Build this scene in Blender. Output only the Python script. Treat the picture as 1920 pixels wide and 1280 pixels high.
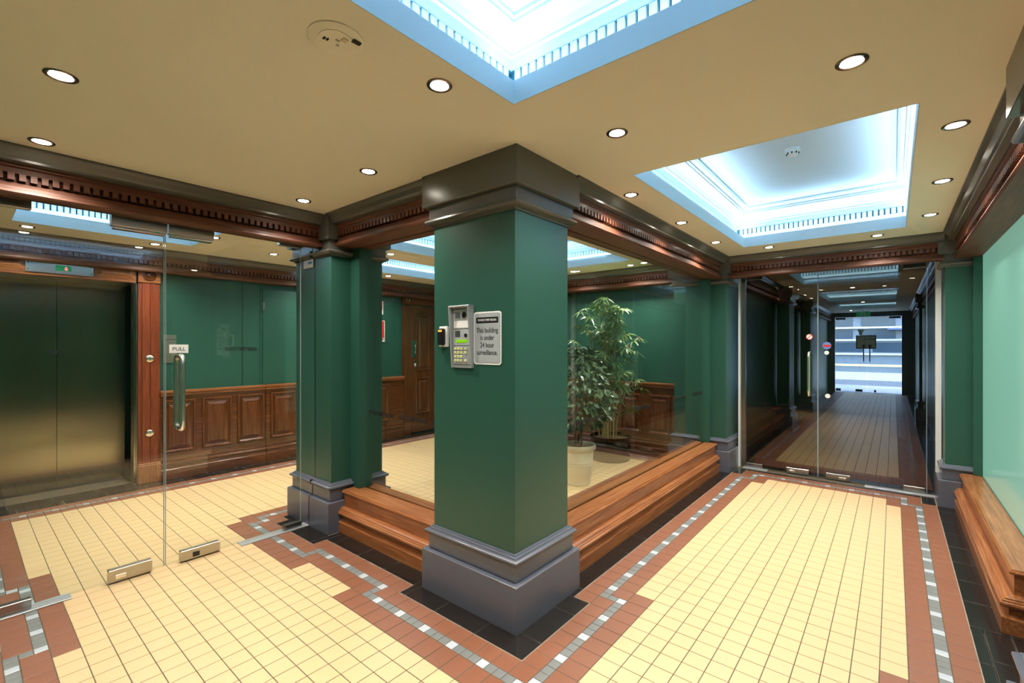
import bpy, math, random
from mathutils import Vector, Matrix
random.seed(7)
S = bpy.context.scene
C = S.collection
for o in list(bpy.data.objects): bpy.data.objects.remove(o)

# ------------------------------------------------------------------ camera, world, exposure
CAM = Vector((-1.782, -1.448, 1.452)); FPX = 862.7; YAW = math.atan2(715, FPX)
cd = bpy.data.cameras.new('camera'); cam = bpy.data.objects.new('camera', cd); C.objects.link(cam)
cd.sensor_width = 36; cd.lens = 36 * FPX / 1920; cd.shift_y = 7 / 1920; cd.clip_start = 0.02; cd.clip_end = 200
cam.location = CAM; cam.rotation_euler = (math.pi / 2, 0, YAW - math.pi / 2)
S.camera = cam
S.view_settings.view_transform = 'Standard'; S.view_settings.look = 'None'
S.view_settings.gamma = 1; S.view_settings.use_curve_mapping = False
S.view_settings.exposure = 0.94
S.cycles.max_bounces = 10; S.cycles.diffuse_bounces = 8; S.cycles.glossy_bounces = 5
S.cycles.transparent_max_bounces = 16; S.cycles.sample_clamp_indirect = 6; S.cycles.caustics_reflective = False
S.cycles.caustics_refractive = False; S.cycles.use_denoising = True

W = bpy.data.worlds.new('daylight'); S.world = W; W.use_nodes = True
_bg = W.node_tree.nodes['Background']; _sky = W.node_tree.nodes.new('ShaderNodeTexSky')
_sky.sky_type = 'NISHITA'; _sky.sun_disc = False; _sky.sun_elevation = math.radians(35); _sky.sun_rotation = math.radians(200)
_tw = W.node_tree.nodes.new('ShaderNodeMix'); _tw.data_type = 'RGBA'; _tw.blend_type = 'MULTIPLY'; _tw.inputs[0].default_value = 1; _tw.inputs[7].default_value = (0.78, 0.94, 1.3, 1)
W.node_tree.links.new(_sky.outputs[0], _tw.inputs[6]); W.node_tree.links.new(_tw.outputs[2], _bg.inputs[0]); _bg.inputs[1].default_value = 1.25   # daylight seen at the lamps' white balance

SPOT_W = 10.8          # watts of each halogen downlight
SPOT_COL = (1.0, 0.93, 0.84)
COVE_W = 2.5          # watts per metre of cove tube
COVE_COL = (0.58, 0.80, 1.0)

FWD = Vector((math.cos(YAW), math.sin(YAW), 0)); RGT = Vector((math.sin(YAW), -math.cos(YAW), 0))
def project(x, y, z):
    q = Vector((x, y, z)) - CAM; d = q.dot(FWD)
    if d < 0.05: return None
    return 960 + FPX * q.dot(RGT) / d, 647 - FPX * q.z / d, d

# ------------------------------------------------------------------ materials
def lin(c):
    return tuple(((v / 255) / 12.92 if v / 255 <= 0.04045 else ((v / 255 + 0.055) / 1.055) ** 2.4) for v in c) + (1.0,)
def mat(name, rgb, rough=0.5, metal=0.0, vary=0.06, scale=6.0, bump=0.0, bscale=60.0, coat=0.0, spec=0.5, emit=None, estr=0.0):
    m = bpy.data.materials.new(name); m.use_nodes = True; N = m.node_tree.nodes; L = m.node_tree.links
    b = N['Principled BSDF']; b.inputs['Roughness'].default_value = rough; b.inputs['Metallic'].default_value = metal
    b.inputs['Specular IOR Level'].default_value = spec; b.inputs['Coat Weight'].default_value = coat
    b.inputs['Coat Roughness'].default_value = 0.08
    tc = N.new('ShaderNodeTexCoord'); nz = N.new('ShaderNodeTexNoise'); nz.inputs['Scale'].default_value = scale; nz.inputs['Detail'].default_value = 3
    L.new(tc.outputs['Object'], nz.inputs['Vector'])
    mx = N.new('ShaderNodeMix'); mx.data_type = 'RGBA'; c = lin(rgb)
    mx.inputs[6].default_value = tuple(v * (1 - vary) for v in c[:3]) + (1,); mx.inputs[7].default_value = tuple(min(1, v * (1 + vary)) for v in c[:3]) + (1,)
    L.new(nz.outputs['Fac'], mx.inputs[0]); L.new(mx.outputs[2], b.inputs['Base Color'])
    if bump:
        n2 = N.new('ShaderNodeTexNoise'); n2.inputs['Scale'].default_value = bscale; n2.inputs['Detail'].default_value = 2
        L.new(tc.outputs['Object'], n2.inputs['Vector'])
        bp = N.new('ShaderNodeBump'); bp.inputs['Strength'].default_value = bump; bp.inputs['Distance'].default_value = 0.004
        L.new(n2.outputs['Fac'], bp.inputs['Height']); L.new(bp.outputs[0], b.inputs['Normal'])
    if emit:
        b.inputs['Emission Color'].default_value = lin(emit); b.inputs['Emission Strength'].default_value = estr
    return m
def wood(name, dark, midc, light, axis, rough=0.28, coat=0.35):
    m = bpy.data.materials.new(name); m.use_nodes = True; N = m.node_tree.nodes; L = m.node_tree.links
    b = N['Principled BSDF']; b.inputs['Roughness'].default_value = rough; b.inputs['Coat Weight'].default_value = coat; b.inputs['Coat Roughness'].default_value = 0.15
    tc = N.new('ShaderNodeTexCoord'); mp = N.new('ShaderNodeMapping'); sc = [46, 46, 46]; sc['xyz'.index(axis)] = 2.2
    mp.inputs['Scale'].default_value = sc; L.new(tc.outputs['Object'], mp.inputs['Vector'])
    nz = N.new('ShaderNodeTexNoise'); nz.inputs['Scale'].default_value = 1.3; nz.inputs['Detail'].default_value = 6; nz.inputs['Roughness'].default_value = 0.65; nz.inputs['Distortion'].default_value = 0.6
    L.new(mp.outputs[0], nz.inputs['Vector'])
    r = N.new('ShaderNodeValToRGB'); e = r.color_ramp.elements; e[0].position = 0.3; e[0].color = lin(dark); e[1].position = 0.72; e[1].color = lin(light)
    k = e.new(0.5); k.color = lin(midc); L.new(nz.outputs['Fac'], r.inputs[0]); L.new(r.outputs[0], b.inputs['Base Color'])
    bp = N.new('ShaderNodeBump'); bp.inputs['Strength'].default_value = 0.06; bp.inputs['Distance'].default_value = 0.002
    L.new(nz.outputs['Fac'], bp.inputs['Height']); L.new(bp.outputs[0], b.inputs['Normal'])
    return m
def glass(name, tint=(0.93, 0.96, 0.94), ior=1.5):
    m = bpy.data.materials.new(name); m.use_nodes = True; N = m.node_tree.nodes; L = m.node_tree.links
    N.remove(N['Principled BSDF']); t = N.new('ShaderNodeBsdfTransparent'); t.inputs[0].default_value = tint + (1,)
    g = N.new('ShaderNodeBsdfGlossy'); g.inputs['Roughness'].default_value = 0.0; g.inputs[0].default_value = (1, 1, 1, 1)
    f = N.new('ShaderNodeFresnel'); x = N.new('ShaderNodeMixShader'); ge = N.new('ShaderNodeNewGeometry'); mr = N.new('ShaderNodeMapRange')
    mr.inputs['To Min'].default_value = ior; mr.inputs['To Max'].default_value = 1 / ior      # same reflectance on both faces of the pane
    L.new(ge.outputs['Backfacing'], mr.inputs['Value']); L.new(mr.outputs[0], f.inputs[0])
    L.new(f.outputs[0], x.inputs[0]); L.new(t.outputs[0], x.inputs[1]); L.new(g.outputs[0], x.inputs[2])
    L.new(x.outputs[0], N['Material Output'].inputs[0]); return m
def glow(name, rgb, s):
    m = bpy.data.materials.new(name); m.use_nodes = True; N = m.node_tree.nodes; L = m.node_tree.links
    N.remove(N['Principled BSDF']); e = N.new('ShaderNodeEmission'); e.inputs[0].default_value = lin(rgb); e.inputs[1].default_value = s
    L.new(e.outputs[0], N['Material Output'].inputs[0]); return m

M = {}
M['green'] = mat('green_paint', (38, 82, 68), 0.38, vary=0.03, scale=1.5, bump=0.03, bscale=180)
M['grey'] = mat('grey_gloss_paint', (94, 97, 108), 0.24, vary=0.03, scale=2, bump=0.02, bscale=120)
M['crown'] = mat('grey_gloss_dimmed', (96, 95, 90), 0.26, vary=0.03, scale=2)  # plinth grey in a duller tone, dimmer light under the ceiling put into the colour
M['ceil'] = mat('cream_ceiling_paint', (255, 248, 232), 0.85, vary=0.02, scale=1)
M['cove'] = mat('pale_aqua_paint', (204, 220, 228), 0.6, vary=0.02, scale=1)
M['coveback'] = mat('shaded_dentil_gap', (70, 140, 156), 0.7, vary=0.02, scale=1)  # gaps between cove dentils, their shade put into the colour
M['white'] = mat('white_paint', (226, 228, 222), 0.5, vary=0.02)
M['yellow'] = mat('yellow_tile_glaze', (214, 183, 137), 0.34, vary=0.05, scale=3, bump=0.03, bscale=140)
M['terra'] = mat('terracotta_tile', (136, 86, 62), 0.4, vary=0.12, scale=5, bump=0.04, bscale=150)
M['mosaic'] = mat('grey_mosaic_tile', (122, 124, 122), 0.35, vary=0.12, scale=9)
M['silver'] = mat('pale_mosaic_tile', (186, 192, 198), 0.22, vary=0.08, scale=9)
M['slab'] = mat('black_slab_tile', (33, 29, 27), 0.22, vary=0.25, scale=4, bump=0.03, bscale=90)
M['grout'] = mat('grout', (92, 82, 66), 0.9, vary=0.1, scale=20)
M['palegrout'] = mat('pale_grout', (150, 142, 128), 0.9, vary=0.1, scale=20)
for ax in 'xyz':
    M['wood_' + ax] = wood('mahogany_' + ax, (118, 66, 34), (154, 94, 52), (188, 128, 80), ax)
    M['dark_' + ax] = wood('dark_mahogany_' + ax, (66, 30, 12), (94, 48, 20), (122, 70, 34), ax, 0.22, 0.5)
    M['red_' + ax] = wood('red_mahogany_' + ax, (80, 42, 28), (102, 58, 38), (122, 74, 50), ax, 0.52, 0.05)
M['jamb'] = wood('red_jamb_mahogany', (100, 42, 20), (128, 58, 30), (152, 82, 48), 'z', 0.35, 0.2)
M['glass'] = glass('clear_glass')
M['tint'] = glass('tinted_glass', (0.72, 0.68, 0.60))
M['edge'] = mat('glass_edge', (150, 165, 165), 0.1, 0.0, vary=0.02)
M['frost'] = mat('glowing_frosted_glass', (84, 118, 106), 0.3, vary=0.05, scale=1.2, coat=0.6, emit=(150, 216, 192), estr=0.36)  # emission stands in for light from behind and helps brighten the ceiling
M['steel'] = mat('brushed_steel', (176, 174, 168), 0.25, 1.0, vary=0.03, scale=30)
M['satin'] = mat('satin_aluminium', (190, 184, 170), 0.35, 1.0, vary=0.03, scale=20)
M['chrome'] = mat('polished_steel', (240, 236, 226), 0.26, 1.0, vary=0.0)
M['liftdoor'] = mat('lift_door_steel', (176, 168, 146), 0.22, 1.0, vary=0.02, scale=2)
_n = M['liftdoor'].node_tree; _t = _n.nodes.new('ShaderNodeTangent'); _t.direction_type = 'RADIAL'; _t.axis = 'Z'
_n.links.new(_t.outputs[0], _n.nodes['Principled BSDF'].inputs['Tangent']); _n.nodes['Principled BSDF'].inputs['Anisotropic'].default_value = 0.9
M['black'] = mat('black_plastic', (22, 22, 24), 0.35, vary=0.05)
M['blackgloss'] = mat('black_polished_pot', (30, 28, 24), 0.12, 1.0, vary=0.02)
M['ring'] = mat('bronze_ring', (120, 108, 96), 0.25, 1.0, vary=0.02)
M['plastic'] = mat('white_plastic', (236, 236, 232), 0.4, vary=0.02)
M['silverpl'] = mat('silver_plastic', (176, 180, 182), 0.35, 0.4, vary=0.03)
M['pale'] = mat('sign_silver', (190, 195, 198), 0.35, 0.3, vary=0.03, scale=2)
M['red'] = mat('sign_red', (214, 44, 34), 0.4, vary=0.03)
M['ink'] = mat('black_ink', (14, 14, 16), 0.5, vary=0.0)
M['inkw'] = mat('white_ink', (238, 238, 236), 0.5, vary=0.0)
M['blueink'] = mat('blue_ink', (40, 120, 180), 0.5, vary=0.0)
M['lcd'] = mat('green_lcd', (110, 160, 20), 0.3, emit=(110, 170, 20), estr=0.4, vary=0.0)
M['key'] = mat('keypad_key', (206, 206, 150), 0.3, vary=0.05)
M['orange'] = mat('orange_led', (240, 150, 60), 0.4, emit=(250, 150, 50), estr=0.8, vary=0.0)
M['led'] = glow('red_led', (255, 70, 90), 3.0)
M['cream'] = mat('cream_glazed_pot', (222, 210, 178), 0.35, vary=0.05)
M['soil'] = mat('bark_mulch', (96, 78, 52), 0.9, vary=0.4, scale=40, bump=0.6, bscale=60)
M['bark'] = mat('pale_bark', (136, 112, 78), 0.8, vary=0.3, scale=20, bump=0.4)
M['cane'] = mat('green_cane', (150, 134, 84), 0.6, vary=0.2, scale=12)
M['leafA'] = mat('ficus_leaf', (90, 112, 80), 0.22, vary=0.35, scale=14)
M['leafB'] = mat('umbrella_leaf', (108, 140, 80), 0.32, vary=0.35, scale=10)
M['lamp'] = glow('halogen_lamp', (255, 246, 226), 28.0)
M['exit'] = mat('exit_green', (20, 110, 70), 0.4, emit=(20, 120, 70), estr=0.35, vary=0.0)
M['asphalt'] = mat('asphalt', (120, 124, 132), 0.8, vary=0.1, scale=8)
M['paving'] = mat('bluestone_paving', (176, 178, 180), 0.6, vary=0.08, scale=3)
M['facade'] = mat('street_render', (120, 134, 150), 0.7, vary=0.15, scale=2)
M['facade2'] = mat('street_pale_band', (206, 212, 216), 0.6, vary=0.05)
M['facade3'] = mat('street_window_glass', (60, 78, 96), 0.15, vary=0.2, scale=1)
M['ylw'] = mat('road_yellow', (226, 220, 150), 0.6, vary=0.05)
M['blue'] = mat('sticker_blue', (110, 130, 190), 0.4, vary=0.05)

# ------------------------------------------------------------------ mesh helper
class MB:
    def __init__(s): s.v = []; s.f = []; s.m = []
    def quad(s, a, b, c, d, m=0):
        n = len(s.v); s.v += [a, b, c, d]; s.f.append((n, n + 1, n + 2, n + 3)); s.m.append(m)
    def poly(s, pts, m=0):
        n = len(s.v); s.v += list(pts); s.f.append(tuple(range(n, n + len(pts)))); s.m.append(m)
    def box(s, x0, x1, y0, y1, z0, z1, m=0, bev=0.0):
        if x0 > x1: x0, x1 = x1, x0
        if y0 > y1: y0, y1 = y1, y0
        if z0 > z1: z0, z1 = z1, z0
        if bev <= 0:
            s.rings([(x0, x1, y0, y1, z0), (x0, x1, y0, y1, z1)], m)
        else:
            b = min(bev, (x1 - x0) / 2.1, (y1 - y0) / 2.1, (z1 - z0) / 2.1)
            s.rings([(x0 + b, x1 - b, y0 + b, y1 - b, z0), (x0, x1, y0, y1, z0 + b), (x0, x1, y0, y1, z1 - b), (x0 + b, x1 - b, y0 + b, y1 - b, z1)], m)
        return s
    def rings(s, R, m=0, cap=(True, True), tf=None):
        n = len(s.v)
        for (x0, x1, y0, y1, z) in R:
            for p in ((x0, y0, z), (x1, y0, z), (x1, y1, z), (x0, y1, z)): s.v.append(tf(p) if tf else p)
        for k in range(len(R) - 1):
            for i in range(4):
                j = (i + 1) % 4; a = n + 4 * k
                s.f.append((a + i, a + j, a + 4 + j, a + 4 + i)); s.m.append(m)
        if cap[0]: s.f.append((n + 3, n + 2, n + 1, n)); s.m.append(m)
        if cap[1]:
            a = n + 4 * (len(R) - 1); s.f.append((a, a + 1, a + 2, a + 3)); s.m.append(m)
        return s
    def stack(s, x0, x1, y0, y1, prof, m=0, cap=(True, True)):
        return s.rings([(x0 + i, x1 - i, y0 + i, y1 - i, z) for i, z in prof], m, cap)
    def prism(s, prof, axis, a0, a1, m=0, tf=None):
        """prof: closed polygon of (u, z); axis 'x' puts u on y, axis 'y' puts u on x"""
        n = len(s.v); k = len(prof)
        for a in (a0, a1):
            for (u, z) in prof: s.v.append((a, u, z) if axis == 'x' else (u, a, z))
        for i in range(k):
            j = (i + 1) % k; s.f.append((n + i, n + j, n + k + j, n + k + i)); s.m.append(m)
        s.f.append(tuple(range(n, n + k))[::-1]); s.m.append(m); s.f.append(tuple(range(n + k, n + 2 * k))); s.m.append(m)
        return s
    def lathe(s, prof, c=(0, 0, 0), n=24, m=0, cap=True):
        b = len(s.v)
        for (r, z) in prof:
            for i in range(n):
                t = 2 * math.pi * i / n; s.v.append((c[0] + r * math.cos(t), c[1] + r * math.sin(t), c[2] + z))
        for k in range(len(prof) - 1):
            for i in range(n):
                j = (i + 1) % n; a = b + k * n; s.f.append((a + i, a + j, a + n + j, a + n + i)); s.m.append(m)
        if cap:
            s.f.append(tuple(b + i for i in range(n))[::-1]); s.m.append(m)
            a = b + (len(prof) - 1) * n; s.f.append(tuple(a + i for i in range(n))); s.m.append(m)
        return s
    def tube(s, pts, r, n=10, m=0):
        b = len(s.v); P = [Vector(p) for p in pts]; up = Vector((0, 0, 1))
        rr = r if isinstance(r, (list, tuple)) else [r] * len(P)
        prev = None
        for k, p in enumerate(P):
            t = (P[min(k + 1, len(P) - 1)] - P[max(k - 1, 0)]).normalized()
            if prev is None:
                u = t.cross(up) if abs(t.dot(up)) < 0.95 else t.cross(Vector((1, 0, 0)))
            else: u = prev - t * prev.dot(t)
            u.normalize(); prev = u; w = t.cross(u)
            for i in range(n):
                a = 2 * math.pi * i / n; s.v.append(tuple(p + (u * math.cos(a) + w * math.sin(a)) * rr[k]))
        for k in range(len(P) - 1):
            for i in range(n):
                j = (i + 1) % n; a = b + k * n; s.f.append((a + i, a + j, a + n + j, a + n + i)); s.m.append(m)
        s.f.append(tuple(b + i for i in range(n))[::-1]); s.m.append(m)
        a = b + (len(P) - 1) * n; s.f.append(tuple(a + i for i in range(n))); s.m.append(m)
        return s
    def disc(s, c, r, axis, th, n=20, m=0):
        """thin round plate, axis vector index (0,1,2), thickness th along it (signed)"""
        ring = [];
        for d in (0, th):
            for i in range(n):
                t = 2 * math.pi * i / n; a, b2 = r * math.cos(t), r * math.sin(t)
                p = [c[0], c[1], c[2]]; o = [k for k in range(3) if k != axis]; p[o[0]] += a; p[o[1]] += b2; p[axis] += d; ring.append(tuple(p))
        b = len(s.v); s.v += ring
        for i in range(n):
            j = (i + 1) % n; s.f.append((b + i, b + j, b + n + j, b + n + i)); s.m.append(m)
        s.f.append(tuple(b + i for i in range(n))[::-1]); s.m.append(m); s.f.append(tuple(b + n + i for i in range(n))); s.m.append(m)
        return s
    def mesh(s, name, mats, off=(0, 0, 0), smooth=False):
        me = bpy.data.meshes.new(name); o = Vector(off)
        me.from_pydata([tuple(Vector(v) - o) for v in s.v], [], s.f)
        for mm in (mats if isinstance(mats, (list, tuple)) else [mats]): me.materials.append(mm)
        for p, i in zip(me.polygons, s.m): p.material_index = i
        import bmesh
        bm = bmesh.new(); bm.from_mesh(me); bmesh.ops.recalc_face_normals(bm, faces=bm.faces); bm.to_mesh(me); bm.free()
        if smooth:
            for p in me.polygons: p.use_smooth = True
            me.set_sharp_from_angle(angle=math.radians(38))
        return me

def wloc(o):
    v = Vector(o.location)
    while o.parent: o = o.parent; v += Vector(o.location)
    return v
def obj(name, mb, mats, parent=None, smooth=False, kind=None):
    off = wloc(parent) if parent else Vector((0, 0, 0))
    o = bpy.data.objects.new(name, mb.mesh(name, mats, off, smooth)); C.objects.link(o)
    if parent: o.parent = parent
    if kind: o['kind'] = kind
    return o
def inst(name, me, loc, parent=None, rot=(0, 0, 0), scale=(1, 1, 1)):
    o = bpy.data.objects.new(name, me); C.objects.link(o)
    o.location = Vector(loc) - (wloc(parent) if parent else Vector((0, 0, 0))); o.rotation_euler = rot; o.scale = scale
    if parent: o.parent = parent
    return o
def thing(name, label, cat, loc=(0, 0, 0), group=None, kind=None):
    o = bpy.data.objects.new(name, None); C.objects.link(o); o.location = loc; o.empty_display_size = 0.05
    return tag(o, label, cat, group, kind)
def tag(o, label, cat, group=None, kind=None):
    o['label'] = label; o['category'] = cat
    if group: o['group'] = group
    if kind: o['kind'] = kind
    return o
def struct(name, label, cat, loc=(0, 0, 0)): return thing(name, label, cat, loc, None, 'structure')
def B(x0, x1, y0, y1, z0, z1, bev=0.0): return MB().box(x0, x1, y0, y1, z0, z1, 0, bev)

def text(name, body, size, origin, ux, uz, m, parent, xs=1.0, depth=0.0004, align='LEFT', bold=0.0):
    """flat lettering: origin, direction ux of the line, uz up; a mesh child of parent"""
    cu = bpy.data.curves.new(name, 'FONT'); cu.body = body; cu.size = size; cu.align_x = align; cu.extrude = depth; cu.resolution_u = 3; cu.offset = bold * size
    t = bpy.data.objects.new(name + '_tmp', cu); C.objects.link(t)
    dg = bpy.context.evaluated_depsgraph_get(); me = bpy.data.meshes.new_from_object(t.evaluated_get(dg))
    bpy.data.objects.remove(t); bpy.data.curves.remove(cu)
    ux = Vector(ux); uz = Vector(uz); n = ux.cross(uz); off = Vector(origin) - (wloc(parent) if parent else Vector((0, 0, 0)))
    for v in me.vertices:
        p = v.co.copy(); v.co = off + ux * p.x * xs + uz * p.y + n * p.z
    me.materials.clear(); me.materials.append(m)
    o = bpy.data.objects.new(name, me); C.objects.link(o)
    if parent: o.parent = parent
    return o

# ------------------------------------------------------------------ floor with its tiles
CEIL = 2.461
floor = obj('floor', B(-2.1, 16.2, -2.4, 5.3, -0.08, -0.0016), M['grout'])
tag(floor, 'lobby floor of yellow tiles framed by terracotta, grey mosaic and black slabs', 'floor', kind='structure')
def lx(i): return -0.275 + (i + 6) * 0.05125 if i >= -6 else -0.3 + (i + 6) * 0.05
def ly(j): return -0.285 + (j + 6) * 0.05125 if j >= -6 else -0.3 + (j + 6) * 0.05
I0, I1, J0, J1 = -36, 80, -42, 92
def is_yellow(x, y):
    lo = -1.5 if 0.85 < x < 3.62 else -1.4
    if -1.5 < x < 3.83 and lo < y < 0:
        hi = -0.3 if 0.70 < x < 3.6 else -0.4
        if x > -0.4:
            if y < hi: return True
        elif y < 0: return True
    if y > -1.4 and y < 2.72:
        hi = -0.3 if 1.05 < y < 1.56 else -0.4
        left = -1.5 if y < 1.61 else -1.4
        if left < x < hi: return True
    if 2.72 <= y < 4.165:
        if -1.5 < x < -0.27: return True
        if y > 2.83 and x < 3.68 and x > -1.5: return True
    if 0.97 < y < 4.165 and 0.82 < x < 3.68: return True
    return False
def ev(k): return k - (k % 2)
Y = {}
for i in range(I0, I1):
    for j in range(J0, J1):
        a, b = ev(i), ev(j)
        Y[i, j] = is_yellow((lx(a) + lx(a + 2)) / 2, (ly(b) + ly(b + 2)) / 2)
D = {k: (0 if v else 9) for k, v in Y.items()}
for step in range(1, 6):
    add = []
    for (i, j), v in D.items():
        if v == 9:
            for di in (-1, 0, 1):
                for dj in (-1, 0, 1):
                    if D.get((i + di, j + dj), 9) == step - 1: add.append((i, j)); break
                else: continue
                break
    for k in add: D[k] = step
def klass(d): return 'yellow' if d == 0 else 'terra' if d in (1, 2) else 'mosaic' if d == 3 else 'terra2' if d in (4, 5) else 'slab'
BLOCK = [(0.01, 0.59, 0.01, 0.72), (0.04, 0.62, 1.89, 2.55), (3.83, 4.4, 0.0, 0.68), (3.9, 4.4, -2.4, -1.77), (0.62, 3.8, 0.1, 0.34), (0.13, 0.4, 0.75, 1.86), (4.1, 9, 0.0, 6), (-2.1, -0.6, 5.12, 9), (-0.6, 9, 4.62, 9), (-2.2, 9, -2.4, -2.12), (1.6, 3.9, -2.4, -1.92), (0.08, 0.64, -2.4, -1.80)]
K = {}
for (i, j), v in D.items():
    cx, cy = (lx(i) + lx(i + 1)) / 2, (ly(j) + ly(j + 1)) / 2
    K[i, j] = 'none' if any(a < cx < b and c < cy < d for a, b, c, d in BLOCK) else klass(v)
    if K[i, j] == 'slab': K[i, j] += '2' if cy < -1.9 else '3' if cx > 0.62 and -0.2 < cy < 0.2 else '4' if cx > -0.1 and 0.75 < cy < 1.86 and cx < 0.3 else '5' if cy < -1.6 and cx > 1.58 else ''
rects = []   # (class, i0, i1, j0, j1)
used = set()
def grab(i, j, mi, mj):
    k = K[i, j]; a = b = 1
    free = lambda u, v: K.get((u, v)) == k and (u, v) not in used
    while b < mj and free(i, j + b): b += 1
    while a < mi and all(free(i + a, j + t) for t in range(b)): a += 1
    for t in range(a):
        for u in range(b): used.add((i + t, j + u))
    rects.append((k, i, i + a, j, j + b))
for i in range(I0, I1, 1):
    for j in range(J0, J1, 1):
        if (i, j) in used: continue
        k = K[i, j]
        if k == 'none': continue
        if k == 'yellow': grab(i, j, 2, 2)
        elif k in ('terra', 'terra2'): grab(i, j, 2, 2)
        elif k == 'mosaic': grab(i, j, 1, 1)
        else: grab(i, j, 6, 6 if ly(j) < 4.3 else 3)
tiles = {'yellow': [], 'terra': [], 'mosaic': [], 'silver': [], 'slab': []}
for (k, i0, i1, j0, j1) in rects:
    x0, x1, y0, y1 = lx(i0), lx(i1), ly(j0), ly(j1); cx, cy = (x0 + x1) / 2, (y0 + y1) / 2
    if cx < -1.95 or cx > 4.3: continue
    if k == 'mosaic' and (i0 + j0) % 4 == 1: k = 'silver'
    if k == 'terra2': k = 'terra'
    if k.startswith('slab'): k = 'slab'
    tiles[k].append((x0, x1, y0, y1))
# the corridor beyond the glass doors
def far_strip(kind, x0, x1, y0, y1, nx, ny):
    for a in range(nx):
        for b in range(ny):
            tiles[kind].append((x0 + (x1 - x0) * a / nx, x0 + (x1 - x0) * (a + 1) / nx, y0 + (y1 - y0) * b / ny, y0 + (y1 - y0) * (b + 1) / ny))
far_strip('yellow', 4.79, 15.7, -1.5, -0.3, 106, 12)
far_strip('terra', 4.45, 4.79, -1.75, -0.1, 3, 16)
far_strip('slab', 4.3, 4.45, -1.9, 0.1, 1, 7)
far_strip('terra', 4.79, 15.7, -0.3, -0.05, 55, 2)
far_strip('terra', 4.79, 15.7, -1.75, -1.5, 55, 2)
far_strip('slab', 4.45, 15.7, -0.05, 0.16, 36, 1)
far_strip('slab', 4.45, 15.7, -1.95, -1.75, 36, 1)
far_strip('yellow', 8.0, 9.6, 0.16, 1.2, 16, 10)
far_strip('slab', 15.7, 16.15, -1.7, 0.0, 2, 6)

def tile_verts(x0, x1, y0, y1, g=0.0020, c=0.0012, t=0.006):
    if x1 - x0 > 0.12 or y1 - y0 > 0.12: g = 0.0028
    x0 += g; x1 -= g; y0 += g; y1 -= g
    return [(x0, x1, y0, y1, -t), (x0, x1, y0, y1, -c * 0.6), (x0 + c, x1 - c, y0 + c, y1 - c, 0.0)]
NAMES = {'yellow': 'yellow_tile', 'terra': 'terracotta_tile', 'mosaic': 'mosaic_tile', 'silver': 'pale_mosaic_tile', 'slab': 'black_slab'}
for k, L in tiles.items():
    sc = []
    for t in L:
        p = project((t[0] + t[1]) / 2, (t[2] + t[3]) / 2, 0)
        vis = p and -60 < p[0] < 1980 and p[1] < 1330
        sc.append((p[2] if vis else 1e3 + (p[2] if p else 50), t))
    sc.sort(key=lambda q: q[0]); cache = {}
    lim = {'yellow': 300, 'terra': 300, 'mosaic': 200, 'silver': 90, 'slab': 110}[k]
    if k == 'slab':
        pg = MB()
        for t in L: pg.box(t[0] - 0.002, t[1] + 0.002, t[2] - 0.002, t[3] + 0.002, -0.004, -0.0013)
        obj('slab_grout', pg, M['palegrout'], floor)
    rest = MB()
    for n, (d, t) in enumerate(sc):
        if n < lim and d < 1e3:
            w, h = round(t[1] - t[0], 4), round(t[3] - t[2], 4)
            if (w, h) not in cache:
                mb = MB(); mb.rings(tile_verts(-w / 2, w / 2, -h / 2, h / 2), 0, (False, True)); cache[w, h] = mb.mesh(NAMES[k], M[k])
            o = inst(NAMES[k], cache[w, h], ((t[0] + t[1]) / 2, (t[2] + t[3]) / 2, random.uniform(-0.0003, 0.0003)), floor)
        else: rest.rings(tile_verts(*t), 0, (False, True))
    if rest.f:
        o = obj(NAMES[k] + '_field', rest, M[k], floor, kind='stuff')
        o['label'] = {'yellow': 'smaller yellow floor tiles farther away', 'terra': 'terracotta border tiles farther away', 'mosaic': 'grey mosaic tiles farther away', 'silver': 'pale mosaic tiles farther away', 'slab': 'black border slabs farther away'}[k]

# ------------------------------------------------------------------ ceiling with its recesses
COVES = [(-1.56, -0.295, -1.53, -0.225), (0.78, 3.39, -1.53, -0.262), (-1.5, -0.26, 2.75, 4.04), (1.2, 3.33, 3.1, 4.0), (0.95, 3.3, 0.95, 2.6), (5.0, 7.2, -1.5, -0.3), (9.2, 11.2, -1.5, -0.3), (12.2, 14.2, -1.5, -0.3)]
OPEN = [(a - 0.004, b + 0.004, c - 0.004, d + 0.004) for a, b, c, d in COVES]
xs = sorted({-2.1, 16.2} | {v for c in OPEN for v in c[:2]}); ys = sorted({-2.4, 5.3} | {v for c in OPEN for v in c[2:]})
cb = MB()
for a, b in zip(xs, xs[1:]):
    for c, d in zip(ys, ys[1:]):
        mx, my = (a + b) / 2, (c + d) / 2
        if any(q[0] < mx < q[1] and q[2] < my < q[3] for q in OPEN): continue
        cb.box(a, b, c, d, CEIL, CEIL + 0.02)
ceiling = tag(obj('ceiling', cb, M['ceil']), 'cream painted ceiling pierced by recessed light coves', 'ceiling', kind='structure')
COVE_LABEL = ['glowing blue-white ceiling cove above the nearest corner', 'blue-lit ceiling cove with smoke detector over the right corridor', 'lit ceiling cove in the lift lobby before the lift', 'lit ceiling cove in front of the mahogany lobby door', 'lit ceiling cove above the potted plants in the lobby',
              'first lit ceiling cove behind the far glass doors', 'second lit ceiling cove down the far corridor', 'last lit ceiling cove before the street doors']
def dentil_mesh(w, d, h, m):
    return B(-w / 2, w / 2, -d / 2, d / 2, -h / 2, h / 2).mesh('dentil', m)
DC = {}
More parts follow.
